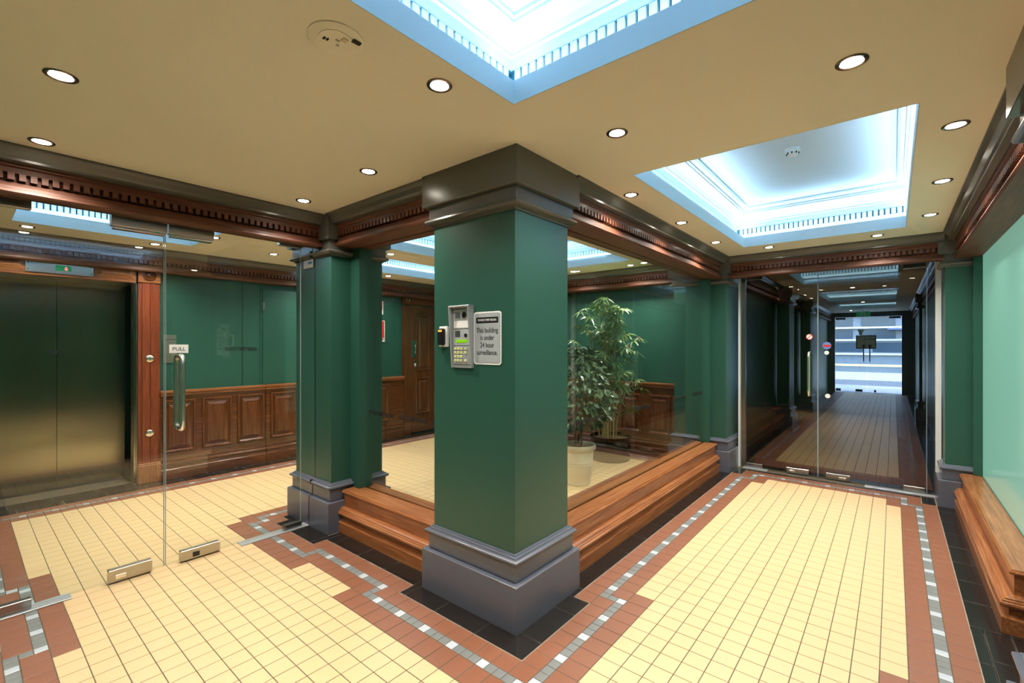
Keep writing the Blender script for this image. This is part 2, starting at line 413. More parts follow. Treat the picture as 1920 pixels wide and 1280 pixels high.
def add_light(name, kind, loc, rot, energy, col, parent=None, **kw):
    l = bpy.data.lights.new(name, kind); l.energy = energy; l.color = col
    for a, b in kw.items(): setattr(l, a, b)
    o = bpy.data.objects.new(name, l); C.objects.link(o); o.location = Vector(loc) - (wloc(parent) if parent else Vector((0, 0, 0))); o.rotation_euler = rot
    if parent: o.parent = parent
    return o
for n, (x0, x1, y0, y1) in enumerate(COVES):
    root = struct('trim_%d' % (n + 1), COVE_LABEL[n], 'ceiling cove', ((x0 + x1) / 2, (y0 + y1) / 2, CEIL))
    E = 0.08
    f = MB()   # fascia ring round the opening
    f.rings([(x0 - 0.004, x1 + 0.004, y0 - 0.004, y1 + 0.004, CEIL), (x0, x1, y0, y1, CEIL), (x0, x1, y0, y1, CEIL + 0.098), (x0 - 0.004, x1 + 0.004, y0 - 0.004, y1 + 0.004, CEIL + 0.10), (x0 - 0.010, x1 + 0.010, y0 - 0.010, y1 + 0.010, CEIL + 0.10), (x0 - 0.010, x1 + 0.010, y0 - 0.010, y1 + 0.010, CEIL + 0.022)], 0, (False, False))
    obj('fascia', f, M['cove'], root)
    X0, X1, Y0, Y1 = x0 - E, x1 + E, y0 - E, y1 + E
    led = MB()
    led.rings([(X0 - 0.02, X1 + 0.02, Y0 - 0.02, Y1 + 0.02, CEIL + 0.05), (x0 - 0.01, x1 + 0.01, y0 - 0.01, y1 + 0.01, CEIL + 0.05)], 0, (False, False))
    obj('ledge', led, M['cove'], root)
    zd = CEIL + 0.175
    prof = [(0.0, CEIL + 0.05), (0.0, zd - 0.028), (-0.02, zd - 0.028), (-0.02, zd + 0.026), (0.0, zd + 0.028), (0.0, zd + 0.078), (0.014, zd + 0.082), (0.014, zd + 0.092), (0.03, zd + 0.119), (0.055, zd + 0.144), (0.085, zd + 0.161), (0.085, zd + 0.172), (0.10, zd + 0.174), (0.10, zd + 0.187), (0.125, zd + 0.194), (0.14, zd + 0.206), (0.14, zd + 0.220), (0.175, zd + 0.230), (0.175, zd + 0.262)]
    w = MB(); w.stack(X0, X1, Y0, Y1, prof[:2], 0, (False, False)); w.stack(X0, X1, Y0, Y1, prof[1:5], 1, (False, False)); w.stack(X0, X1, Y0, Y1, prof[4:], 0, (False, False))
    obj('cove_moulding', w, [M['cove'], M['coveback']], root)
    zt = zd + 0.231
    obj('cove_panel', B(X0 + 0.16, X1 - 0.16, Y0 + 0.16, Y1 - 0.16, zt, zt + 0.02), M['cove'], root)
    P = 0.041; small = MB()
    for side in range(4):
        L0, L1 = (X0, X1) if side < 2 else (Y0, Y1); k = int((L1 - L0 - 0.02) / P); st = ((L1 - L0) - k * P) / 2
        vis = (n == 0 and side in (1, 3)) or (n == 1 and side == 3) or (n == 1 and side == 1)
        for q in range(k):
            t = L0 + st + (q + 0.5) * P
            pos = {0: (t, Y0 - 0.008, zd), 1: (t, Y1 + 0.008, zd), 2: (X0 - 0.008, t, zd), 3: (X1 + 0.008, t, zd)}[side]
            if n < 2 and vis:
                key = ('c', side < 2)
                if key not in DC: DC[key] = dentil_mesh(0.029, 0.02, 0.05, M['cove']) if side < 2 else dentil_mesh(0.02, 0.029, 0.05, M['cove'])
                inst('dentil', DC[key], pos, root)
            else:
                a, b = (0.0145, 0.01) if side < 2 else (0.01, 0.0145)
                small.box(pos[0] - a, pos[0] + a, pos[1] - b, pos[1] + b, pos[2] - 0.025, pos[2] + 0.025)
    obj('dentil_course', small, M['cove'], root, kind='stuff')
    pw = COVE_W * (0.92 if n < 5 else 0.25)
    for side in range(4):
        L = (x1 - x0) if side < 2 else (y1 - y0); mx, my = (x0 + x1) / 2, (y0 + y1) / 2
        loc = {0: (mx, y0 - 0.045, CEIL + 0.065), 1: (mx, y1 + 0.045, CEIL + 0.065), 2: (x0 - 0.045, my, CEIL + 0.065), 3: (x1 + 0.045, my, CEIL + 0.065)}[side]
        tilt = {0: (math.radians(150), 0, 0), 1: (math.radians(-150), 0, 0), 2: (0, math.radians(-150), 0), 3: (0, math.radians(150), 0)}[side]
        add_light('cove_tube', 'AREA', loc, tilt, pw * L, COVE_COL, root, shape='RECTANGLE', size=L if side < 2 else 0.03, size_y=0.03 if side < 2 else L)

# ------------------------------------------------------------------ beams: dimmed grey crown over a mahogany fascia with dentils
CROWN = [(0.10, 2.461), (0.10, 2.450), (0.092, 2.446), (0.078, 2.434), (0.062, 2.410), (0.052, 2.401), (0.052, 2.389), (0.022, 2.384), (-0.03, 2.384), (-0.03, 2.461)]
FRONT = [(0.014, 2.384), (0.014, 2.37), (0.0, 2.362), (0.0, 2.337), (-0.026, 2.335), (-0.026, 2.298), (-0.010, 2.292), (0.002, 2.268), (0.004, 2.252), (0.018, 2.248), (0.02, 2.236), (0.01, 2.225)]
def beam(n, axis, ref, sgn, a0, a1, depth, label, single=True, parts=True):
    """axis along x or y; ref coordinate of the fascia; sgn: +1 if the room lies towards + of that coordinate"""
    mid = (a0 + a1) / 2; root = struct('trim_%d' % n, label, 'cornice', (mid, ref, 2.225) if axis == 'x' else (ref, mid, 2.225))
    q = lambda pr: [(ref + sgn * p, z) for p, z in pr]
    obj('crown_moulding', MB().prism(q(CROWN), axis, a0, a1), M['crown'], root)
    obj('beam', MB().prism(q(FRONT + [(-depth * 0.6, 2.225), (-depth * 0.6, 2.232), (-depth * 0.6 - 0.012, 2.232), (-depth * 0.6 - 0.012, 2.225), (-depth, 2.225), (-depth, 2.384)]), axis, a0, a1), M['red_' + axis], root)
    P = 0.041; k = int((a1 - a0) / P); rest = MB()
    for i in range(k):
        t = a0 + (i + 0.5) * P + ((a1 - a0) - k * P) / 2; c = ref + sgn * -0.005
        if single:
            key = ('b', axis)
            if key not in DC: DC[key] = dentil_mesh(0.025, 0.034, 0.034, M['red_' + axis]) if axis == 'x' else dentil_mesh(0.034, 0.025, 0.034, M['red_' + axis])
            inst('dentil', DC[key], (t, c, 2.317) if axis == 'x' else (c, t, 2.317), root)
        elif axis == 'x': rest.box(t - 0.0125, t + 0.0125, c - 0.017, c + 0.017, 2.300, 2.334)
        else: rest.box(c - 0.017, c + 0.017, t - 0.0125, t + 0.0125, 2.300, 2.334)
    if rest.f: obj('dentil_course', rest, M['red_' + axis], root, kind='stuff')
    return root
beam(11, 'y', 0.115, -1, 0.70, 1.90, 0.24, 'mahogany dentil cornice over the short window beside the intercom column')
beam(12, 'x', 0.085, -1, 0.57, 3.86, 0.24, 'long mahogany dentil cornice above the window with the plants')
beam(13, 'x', 2.03, -1, -2.0, 0.06, 0.09, 'mahogany dentil cornice above the left pair of glass doors')
beam(14, 'y', 3.91, -1, -1.80, 0.02, 0.10, 'mahogany dentil cornice above the far pair of glass doors', False)
beam(15, 'x', -1.885, 1, 0.6, 3.92, 0.26, 'mahogany dentil cornice above the frosted glass window', True)
beam(16, 'x', 4.56, -1, -2.0, 3.9, 0.12, 'dentil cornice over the lift and panelled lobby wall', False)
beam(17, 'y', 3.90, -1, 0.66, 4.56, 0.24, 'dentil cornice on the lobby wall behind the tall plant', False)
beam(18, 'x', 0.085, -1, 4.45, 15.9, 0.2, 'dim cornice along the left of the far corridor', False)
beam(19, 'x', -1.885, 1, 4.45, 15.9, 0.2, 'dim cornice along the right of the far corridor', False)

for n, lab, bx in ((25, 'mahogany head board above the left glass doors', (-2.0, 0.05, 2.122, 2.26, 2.302, CEIL)), (26, 'mahogany head board above the far glass doors', (4.012, 4.30, -1.95, 0.02, 2.302, CEIL))):
    tag(obj('trim_%d' % n, B(*bx), M['red_x']), lab, 'head board', kind='structure')

# ------------------------------------------------------------------ columns and piers
def column(label, x0, x1, y0, y1, joint=None):
    r = thing('square_column', label, 'column', ((x0 + x1) / 2, (y0 + y1) / 2, 0), kind='thing')
    obj('plinth', MB().stack(x0, x1, y0, y1, [(0, 0), (0, 0.234), (0.004, 0.238)]), M['grey'], r)
    obj('base_moulding', MB().stack(x0, x1, y0, y1, [(0.034, 0.238), (0.03, 0.242), (0.03, 0.326), (0.016, 0.334), (0.011, 0.342), (0.012, 0.350), (0.02, 0.356), (0.028, 0.357), (0.03, 0.364), (0.04, 0.366), (0.044, 0.375), (0.06, 0.377)]), M['grey'], r, True)
    obj('shaft', MB().stack(x0, x1, y0, y1, [(0.052, 0.37), (0.052, 2.165)]), M['green'], r)
    obj('capital_moulding', MB().stack(x0, x1, y0, y1, [(0.06, 2.153), (0.044, 2.155), (0.042, 2.164), (0.028, 2.168), (0.016, 2.174), (0.010, 2.184), (0.012, 2.194), (0.024, 2.202), (0.03, 2.204), (0.03, 2.272)]), M['crown'], r, True)
    obj('capital_block', MB().stack(x0, x1, y0, y1, [(0.003, 2.272), (0, 2.275), (0, 2.4605)]), M['crown'], r)
    return r
column('big green square column with grey plinth carrying the intercom', 0, 0.6, 0, 0.73)
column('slimmer green column right of the left glass doors', 0.03, 0.598, 1.877, 2.56)
_c = [o for o in C.objects if o.name == 'square_column.001'][0]
obj('glass_joint', MB().box(0.028, 0.06, 2.178, 2.188, 0, 0.24).box(0.057, 0.09, 2.178, 2.188, 0.24, 0.335).box(0.039, 0.09, 2.178, 2.188, 0.332, 0.366).box(0.0805, 0.09, 2.178, 2.188, 0.36, 2.17).box(0.038, 0.09, 2.178, 2.188, 2.16, 2.21).box(0.057, 0.09, 2.178, 2.188, 2.2, 2.28), M['black'], _c)
column('green column between plant window and far glass doors', 3.82, 4.42, -0.015, 0.69)
column('green column between far glass doors and frosted window', 3.885, 4.42, -2.138, -1.758)
column('column at the near end of the frosted window, only edges showing', 0.06, 0.655, -2.138, -1.764)

# ------------------------------------------------------------------ glazed windows on mahogany sills
SILL = {
 'baseboard': [(0.0, 0.0), (0.0, 0.078), (0.003, 0.083), (0.010, 0.086), (0.030, 0.088), (0.05, 0.088), (0.05, 0.0)],
 'sill_moulding': [(0.030, 0.088), (0.030, 0.128), (0.010, 0.131), (-0.002, 0.138), (-0.006, 0.147), (-0.004, 0.156), (0.004, 0.160), (0.004, 0.166), (0.013, 0.170), (0.013, 0.177), (0.020, 0.183), (0.030, 0.188), (0.06, 0.190), (0.06, 0.088)],
 'riser': [(0.052, 0.188), (0.052, 0.296), (0.07, 0.296), (0.07, 0.188)],
}
def sill(parent, axis, ref, sgn, a0, a1, groove, back, wood_key):
    q = lambda pr: [(ref + sgn * p, z) for p, z in pr]
    for nm, pr in SILL.items(): obj(nm, MB().prism(q(pr), axis, a0, a1), M[wood_key], parent)
    obj('sill_board', MB().prism(q([(0.046, 0.292), (0.034, 0.296), (0.030, 0.303), (0.034, 0.310), (0.040, 0.311), (0.042, 0.317), (groove, 0.317), (groove, 0.28), (0.07, 0.28), (0.07, 0.292)]), axis, a0, a1), M[wood_key], parent)
    obj('glazing_bead', MB().prism(q([(groove + 0.024, 0.28), (groove + 0.024, 0.315), (back, 0.315), (back, 0.0), (back - 0.03, 0.0), (back - 0.03, 0.28)]), axis, a0, a1), M[wood_key], parent)
    obj('glazing_channel', MB().prism(q([(groove, 0.25), (groove, 0.296), (groove + 0.024, 0.296), (groove + 0.024, 0.25)]), axis, a0, a1), M['steel'], parent)
NAME = 'THE ROCKE TOMPSITT BUILDING'
w1 = struct('window_1', 'narrow clear window between the intercom column and the left pier', 'window', (0.31, 1.3, 0))
sill(w1, 'y', 0.115, 1, 0.72, 1.885, 0.188, 0.30, 'wood_y')
obj('pane', B(0.309, 0.319, 0.70, 1.90, 0.29, 2.23), M['glass'], w1)
obj('frame_post', B(0.25, 0.365, 1.805, 1.935, 0.316, 2.226, 0.004), M['green'], w1)
obj('frame_post', B(0.25, 0.365, 0.66, 0.74, 0.316, 2.226, 0.004), M['green'], w1)
for yy in (1.76, 1.38, 1.0): text('lettering', NAME, 0.046, (0.3075, yy, 0.905), (0, -1, 0), (0, 0, 1), M['ink'], w1, 0.46, bold=0.035)
w2 = struct('window_2', 'long clear window with the two potted plants behind it', 'window', (2.2, 0.27, 0))
sill(w2, 'x', 0.09, 1, 0.58, 3.835, 0.165, 0.268, 'wood_x')
obj('pane', B(0.57, 3.88, 0.264, 0.274, 0.29, 2.23), M['glass'], w2)
obj('frame_post', B(3.80, 3.90, 0.20, 0.31, 0.316, 2.226, 0.004), M['green'], w2)
obj('frame_post', B(0.52, 0.60, 0.20, 0.31, 0.316, 2.226, 0.004), M['green'], w2)
for xx in (0.98, 1.93, 2.88, 3.42): text('lettering', NAME, 0.046, (xx, 0.2625, 0.888), (1, 0, 0), (0, 0, 1), M['ink'], w2, 0.46, bold=0.035)
w3 = struct('window_3', 'frosted pale green window over the mahogany bench sill', 'window', (2.7, -2.05, 0))
for nm, pr in SILL.items():   # mouldings that return round the near end of the bench
    obj(nm, MB().rings([(1.587 + q, 3.90, -2.139, -1.868 - q, z) for q, z in pr[:-2]]), M['wood_x'], w3)
obj('sill_board', MB().rings([(1.587 + q, 3.90, -2.139, -1.868 - q, z) for q, z in ((0.046, 0.292), (0.034, 0.296), (0.030, 0.303), (0.034, 0.310), (0.040, 0.311), (0.042, 0.317))]), M['wood_x'], w3)
obj('glazing_channel', B(1.64, 3.88, -2.062, -2.038, 0.317, 0.323), M['steel'], w3)
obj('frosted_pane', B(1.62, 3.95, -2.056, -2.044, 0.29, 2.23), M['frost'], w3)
obj('frame_post', B(3.875, 3.98, -2.06, -1.985, 0.316, 2.226, 0.004), M['green'], w3)
obj('frame_post', B(1.587, 1.63, -2.08, -2.03, 0.316, 2.226, 0.004), M['green'], w3)

# ------------------------------------------------------------------ walls
def wall(name, label, x0, x1, y0, y1, z0, z1, m): return tag(obj(name, B(x0, x1, y0, y1, z0, z1), M[m]), label, 'wall', kind='structure')
wall('wall_left', 'green wall closing the left side of the corridor', -2.1, -2.0, -2.4, 5.3, 0, CEIL, 'green')
wall('wall_back', 'green wall closing the corridor opposite the columns', -2.1, 0.055, -2.5, -2.12, 0, CEIL, 'green')
wall('wall_right', 'green wall behind the frosted window side', 0.056, 16.0, -2.5, -2.14, 0, CEIL, 'green')
wf = MB(); wf.box(-0.385, 4.3, 4.66, 4.8, 0, CEIL); wf.box(-2.1, -0.385, 5.2, 5.3, 0, CEIL); wf.box(-0.6, -0.385, 4.8, 5.3, 0, CEIL); wf.box(-2.1, -0.385, 4.66, 5.3, 2.27, CEIL)
wallfar = tag(obj('wall_far', wf, M['green']), 'dark green painted wall of the lift lobby', 'wall', kind='structure')
wallin = tag(obj('wall_inner', B(4.11, 4.3, 0.69, 4.66, 0, CEIL), M['green']), 'dark green lobby wall behind the tall plant', 'wall', kind='structure')
wl = MB(); wl.box(4.42, 7.85, 0.16, 0.3, 0, CEIL); wl.box(9.85, 15.9, 0.16, 0.3, 0, CEIL); wl.box(7.3, 10.4, 2.4, 2.5, 0, CEIL); wl.box(7.75, 7.85, 0.3, 2.5, 0, CEIL); wl.box(9.85, 9.95, 0.3, 2.5, 0, CEIL)
tag(obj('wall_corridor', wl, M['green']), 'dim green walls of the corridor beyond the far glass doors', 'wall', kind='structure')
wall('wall_corridor_right', 'dim wall along the right of the far corridor', 4.425, 16.0, -2.14, -1.93, 0, CEIL, 'green')
ws = MB(); ws.box(15.9, 16.05, -0.03, 0.3, 0, CEIL); ws.box(15.9, 16.05, -2.4, -1.64, 0, CEIL); ws.box(15.9, 16.05, -1.64, -0.03, 2.32, CEIL)
tag(obj('wall_street', ws, M['grey']), 'dark end wall round the street doors', 'wall', kind='structure')
for lab, a in (('dim pier beyond the far glass doors, left side', (7.25, 7.85, -0.13, 0.158)), ('second dim pier on the left of the far corridor', (9.85, 10.45, -0.13, 0.158)), ('dim pier on the right of the far corridor', (10.0, 10.6, -1.928, -1.78))): column(lab, *a)

# ------------------------------------------------------------------ panelled wainscot
def panel_rings(w, h, tf):
    mb = MB(); a, b = w / 2, h / 2
    mb.rings([(-a, a, -b, b, 0.0), (-a, a, -b, b, 0.012), (-a + 0.008, a - 0.008, -b + 0.008, b - 0.008, 0.022), (-a + 0.02, a - 0.02, -b + 0.02, b - 0.02, 0.022), (-a + 0.034, a - 0.034, -b + 0.034, b - 0.034, 0.006), (-a + 0.048, a - 0.048, -b + 0.048, b - 0.048, 0.002), (-a + 0.05, a - 0.05, -b + 0.05, b - 0.05, 0.010), (-a + 0.082, a - 0.082, -b + 0.082, b - 0.082, 0.022), (-a + 0.084, a - 0.084, -b + 0.084, b - 0.084, 0.018)], 0, (False, True), tf)
    return mb
BASE = [(0.0, 0.0), (0.018, 0.0), (0.018, 0.098), (0.012, 0.108), (0.012, 0.14), (0.022, 0.148), (0.022, 0.166), (0.010, 0.176), (0.010, 0.19), (0.016, 0.194), (0.014, 0.206), (0.0, 0.212)]
RAIL = [(0.0, 0.90), (0.008, 0.90), (0.012, 0.918), (0.022, 0.926), (0.034, 0.934), (0.038, 0.944), (0.038, 0.955), (0.0, 0.958)]
def wainscot(n, label, axis, ref, a0, a1, panels, z0, z1, gaps=()):
    mid = (a0 + a1) / 2; root = struct('trim_%d' % n, label, 'wainscot', (mid, ref, 0) if axis == 'x' else (ref, mid, 0))
    q = lambda pr: [(ref - p, z) for p, z in pr]; cuts = [a0] + [g for g in gaps] + [a1]
    for s0, s1 in zip(cuts, cuts[1:]):
        e0, e1 = s0 + (0.004 if s0 != a0 else 0), s1 - (0.004 if s1 != a1 else 0)
        bb = MB(); (bb.box(e0, e1, ref, ref + 0.045, 0, 0.92) if axis == 'x' else bb.box(ref, ref + 0.045, e0, e1, 0, 0.92))
        obj('backboard', bb, M['dark_' + axis], root)
        obj('baseboard', MB().prism(q(BASE), axis, e0, e1), M['dark_' + axis], root)
        obj('chair_rail', MB().prism(q(RAIL) + [(ref + 0.045, 0.958), (ref + 0.045, 0.90)], axis, e0, e1), M['wood_' + axis], root)
    me = None
    for (c, w) in panels:
        h = z1 - z0
        tf = (lambda p: (p[0], -p[2], p[1])) if axis == 'x' else (lambda p: (-p[2], p[0], p[1]))
        mm = panel_rings(w, h, tf).mesh('panel', M['dark_z'])
        inst('panel', mm, (c, ref, (z0 + z1) / 2) if axis == 'x' else (ref, c, (z0 + z1) / 2), root)
    return root
wainscot(21, 'mahogany panelled wainscot along the green lobby wall', 'x', 4.615, -0.385, 2.80, [(-0.215 + 0.3665 * k, 0.305) for k in range(3)] + [(0.90 + 0.3665 * k, 0.305) for k in range(5)], 0.28, 0.855, (0.69, 2.45))
wainscot(22, 'mahogany panelled wainscot behind the potted plants', 'y', 4.075, 0.685, 4.6, [(0.905 + 0.40 * k, 0.30) for k in range(9)], 0.285, 0.80)

# ------------------------------------------------------------------ lift
lift = struct('door_1', 'pair of brushed steel lift doors in a mahogany surround', 'lift door', (-1.14, 5.1, 0))
SX = -1.135
for a, b in ((-1.95, SX - 0.002), (SX + 0.002, -0.545)): obj('door_leaf', B(a, b, 5.09, 5.13, 0.004, 2.12), M['liftdoor'], lift)
obj('lift_reveal', B(-0.60, -0.578, 4.68, 5.09, 0, 2.10), M['liftdoor'], lift)
obj('head_soffit', B(-2.0, -0.578, 4.68, 5.2, 2.10, 2.13), M['satin'], lift)
obj('door_track', B(-2.0, -0.60, 5.03, 5.09, -0.003, 0.003), M['black'], lift)
obj('steel_angle', B(-0.584, -0.572, 4.66, 4.69, 0, 2.10), M['steel'], lift)
jb = MB()
for p, q, t in ((-0.572, -0.54, 0.03), (-0.54, -0.475, 0.045), (-0.47, -0.40, 0.04), (-0.40, -0.385, 0.03)): jb.box(p, q, 4.66 - t, 4.67, 0.19, 2.105, 0, 0.004)
obj('jamb', jb, M['jamb'], lift)
pb = MB(); pb.box(-0.58, -0.38, 4.60, 4.67, 0, 0.19, 0, 0.004); pb.box(-0.575, -0.385, 4.608, 4.67, 0.19, 0.205, 0, 0.004)
obj('plinth_block', pb, M['wood_z'], lift)
cbk = obj('corner_block', B(-0.575, -0.385, 4.612, 4.67, 2.11, 2.268, 0.004), M['wood_x'], lift)
ro = MB(); tfp = []
ros = MB().lathe([(0.058, 0), (0.058, 0.008), (0.048, 0.012), (0.040, 0.004), (0.030, 0.004), (0.026, 0.012), (0.014, 0.016), (0.004, 0.018)], n=24)
ros.v = [(-0.48 + x, 4.612 - z, 2.19 + y) for x, y, z in ros.v]
obj('rosette', ros, M['dark_x'], lift, True)
obj('lintel', B(-2.0, -0.59, 4.63, 4.68, 2.10, 2.255, 0.004), M['wood_x'], lift)
for c, w in ((-0.755, 0.31), (-1.55, 0.33)):
    mm = panel_rings(w, 0.115, lambda p: (p[0], -p[2], p[1])); mm2 = MB()
    a, b = w / 2, 0.058
    mm2.rings([(-a, a, -b, b, 0), (-a, a, -b, b, 0.006), (-a + 0.006, a - 0.006, -b + 0.006, b - 0.006, 0.006), (-a + 0.05, a - 0.05, -b + 0.045, b - 0.045, 0.022)], 0, (False, True), lambda p: (c + p[0], 4.63 - p[2], 2.185 + p[1]))
    obj('lintel_panel', mm2, M['wood_x'], lift)
ind = thing('lift_indicator', 'steel lift indicator plate with red display above the lift', 'indicator', (-1.155, 4.62, 2.18))
obj('plate', B(-1.385, -0.925, 4.612, 4.629, 2.125, 2.235, 0.003), M['steel'], ind)
obj('display', B(-1.19, -1.08, 4.609, 4.613, 2.155, 2.205), M['exit'], ind)
text('digit', '6', 0.05, (-1.13, 4.6085, 2.162), (1, 0, 0), (0, 0, 1), M['led'], ind)
for a, b in ((-1.37, 2.21), (-1.37, 2.15), (-0.94, 2.21), (-0.94, 2.15)): obj('screw', MB().disc((a, 4.612, b), 0.005, 1, -0.002, 10), M['black'], ind)
for z, lab in ((1.31, 'upper round steel button on the lift jamb'), (0.52, 'lower round steel button on the lift jamb')):
    t = thing('lift_button', lab, 'button', (-0.48, 4.61, z))
    bz = MB().lathe([(0.036, 0), (0.036, 0.006), (0.030, 0.010), (0.0, 0.011)], n=24, cap=False); bz.v = [(-0.48 + x, 4.616 - q, z + y) for x, y, q in bz.v]
    obj('bezel', bz, M['chrome'], t, True)
lp = thing('call_plate', 'small steel lift call plate on the green wall behind the pull handle', 'call plate', (-0.295, 4.655, 1.41))
obj('plate', B(-0.355, -0.235, 4.648, 4.66, 1.26, 1.565, 0.003), M['satin'], lp)
for k in range(5): obj('slot', B(-0.335 + k * 0.02, -0.322 + k * 0.02, 4.6465, 4.6485, 1.51, 1.516), M['black'], lp)
obj('push_button', MB().disc((-0.295, 4.648, 1.345), 0.014, 1, -0.005, 14), M['chrome'], lp)

# hidden service door in the green wall
sd = struct('door_2', 'flush green service door with steel hinges in the lobby wall', 'door', (1.5, 4.655, 0))
fr = MB()
fr.box(0.64, 0.66, 4.652, 4.662, 0.96, 2.18); fr.box(2.30, 2.32, 4.652, 4.662, 0.96, 2.18); fr.box(0.64, 2.32, 4.652, 4.662, 2.165, 2.185)
obj('frame', fr, M['green'], sd); obj('door_leaf', B(0.668, 2.294, 4.648, 4.664, 0.96, 2.16, 0.003), M['green'], sd)
obj('wall_seam', B(0.434, 0.439, 4.657, 4.6615, 0.96, 2.22), M['black'], wallfar)
for a, b in ((0.676, 1.94), (2.30, 2.03)):
    h = MB(); h.box(a - 0.014, a + 0.014, 4.636, 4.65, b - 0.055, b + 0.055, 0, 0.002); h.lathe([(0.007, -0.056), (0.007, 0.056)], (a, 4.634, b), 10)
    obj('hinge', h, M['steel'], sd)
for a, b, z0, z1, lab in ((2.30, 2.435, 1.93, 2.13, 'upper red and white notice half hidden by the slimmer column'), (2.30, 2.465, 1.505, 1.835, 'lower red fire notice with white border behind the slimmer column')):
    t = thing('wall_notice', lab, 'sign', ((a + b) / 2, 4.645, (z0 + z1) / 2))
    obj('plate', B(a, b, 4.642, 4.647, z0, z1), M['plastic'], t); obj('red_field', B(a + 0.01, b - 0.012, 4.6405, 4.6425, z0 + 0.06, z1 - 0.01), M['red'], t)
    text('lettering', 'FIRE', 0.05, (a + 0.02, 4.640, z0 + 0.15), (1, 0, 0), (0, 0, 1), M['inkw'], t, 0.8); obj('caption', B(a + 0.02, b - 0.03, 4.6405, 4.6425, z0 + 0.025, z0 + 0.05), M['red'], t)

# mahogany door beyond the left window
wd = struct('door_3', 'mahogany panelled door with green lock plate beside the lobby wainscot', 'door', (3.3, 4.62, 0))
jm = MB(); jm.box(2.80, 2.86, 4.60, 4.67, 0.2, 2.10, 0, 0.004); jm.box(2.86, 2.92, 4.612, 4.67, 0.2, 2.10, 0, 0.004); jm.box(3.78, 3.9, 4.60, 4.67, 0.2, 2.10, 0, 0.004)
obj('architrave', jm, M['dark_z'], wd); obj('plinth_block', B(2.79, 2.93, 4.592, 4.67, 0, 0.2, 0.004), M['dark_z'], wd)
obj('corner_block', B(2.79, 2.94, 4.598, 4.67, 2.11, 2.25, 0.004), M['dark_z'], wd); obj('lintel', B(2.94, 3.9, 4.61, 4.67, 2.12, 2.24, 0.004), M['dark_x'], wd)
rs = MB().lathe([(0.045, 0), (0.045, 0.01), (0.03, 0.004), (0.02, 0.014), (0.0, 0.018)], n=18, cap=False); rs.v = [(2.865 + x, 4.598 - z, 2.18 + y) for x, y, z in rs.v]; obj('rosette', rs, M['dark_x'], wd, True)
obj('door_leaf', B(2.925, 3.78, 4.625, 4.67, 0.01, 2.105, 0.003), M['dark_z'], wd)
for cxx in (3.20, 3.58):
    for z0, z1 in ((1.03, 1.98), (0.32, 0.92)):
        inst('panel', panel_rings(0.29, z1 - z0, lambda p: (p[0], -p[2], p[1])).mesh('panel', M['dark_z']), (cxx, 4.625, (z0 + z1) / 2), wd)
obj('kick_rail', B(2.94, 3.78, 4.60, 4.626, 0.02, 0.16, 0.006), M['dark_x'], wd)
obj('lock_plate', B(2.965, 3.06, 4.617, 4.626, 1.255, 1.53), M['green'], wd)
obj('handle', MB().tube([(3.012, 4.617, 1.46), (3.012, 4.585, 1.455), (3.012, 4.578, 1.42), (3.012, 4.578, 1.36), (3.012, 4.585, 1.325), (3.012, 4.617, 1.32)], 0.009, 10), M['chrome'], wd, True)
obj('lock_cylinder', MB().disc((3.012, 4.617, 1.20), 0.014, 1, -0.012, 14), M['chrome'], wd)
kn = MB().lathe([(0.012, 0), (0.012, 0.02), (0.03, 0.03), (0.03, 0.05), (0.018, 0.06), (0, 0.062)], n=18, cap=False); kn.v = [(3.012 + x, 4.625 - q, 1.13 + y) for x, y, q in kn.v]
obj('knob', kn, M['chrome'], wd, True)

# ------------------------------------------------------------------ glass doors
def dhandle(parent, axis, c, out, z0, z1, r, m):
    """back-to-back D pulls through the glass; axis the glass plane's normal ('y' or 'x')"""
    for s in (1, -1):
        pts = []
        for k in range(7): t = math.pi / 2 * k / 6; pts.append((out * math.sin(t), z1 - r - 0.03 + 0.03 * math.cos(t) * 0 + 0.0 * k))
        P = [(0.0, z1 - r), (out * 0.55, z1 - r), (out * 0.85, z1 - r - 0.008), (out * 0.98, z1 - r - 0.028), (out, z1 - r - 0.06), (out, z0 + r + 0.06), (out * 0.98, z0 + r + 0.028), (out * 0.85, z0 + r + 0.008), (out * 0.55, z0 + r), (0.0, z0 + r)]
        W3 = [((c[0], c[1] + s * (p + 0.006), z) if axis == 'y' else (c[0] + s * (p + 0.006), c[1], z)) for p, z in P]
        obj('pull_handle', MB().tube(W3, r, 14), m, parent, True)
def fitting(parent, name, x0, x1, y0, y1, z0, z1, m='satin'): return obj(name, B(x0, x1, y0, y1, z0, z1, 0.003), M[m], parent)
GY = 2.22
d1 = struct('door_4', 'left clear glass door leaf in front of the lift', 'glass door', (-1.38, GY, 0))
obj('pane', B(-1.86, -0.921, GY - 0.006, GY + 0.006, 0.012, 2.30), M['glass'], d1); obj('glass_edge', B(-0.921, -0.918, GY - 0.006, GY + 0.006, 0.012, 2.30), M['edge'], d1)
fitting(d1, 'lock_case', -1.198, -0.985, GY - 0.022, GY + 0.022, 0.010, 0.085); obj('keyhole', B(-1.165, -1.115, GY - 0.025, GY - 0.02, 0.025, 0.052, 0.004), M['chrome'], d1)
fitting(d1, 'bottom_patch', -1.90, -1.52, GY - 0.022, GY + 0.022, 0.008, 0.062, 'steel'); fitting(d1, 'top_patch', -1.90, -1.52, GY - 0.02, GY + 0.02, 2.196, 2.285)
text('lettering', 'THE', 0.034, (-1.455, GY - 0.0075, 1.40), (1, 0, 0), (0, 0, 1), M['ink'], d1, 0.6, bold=0.04)
d2 = struct('door_5', 'right clear glass door leaf with PULL plate and long handle', 'glass door', (-0.46, GY, 0))
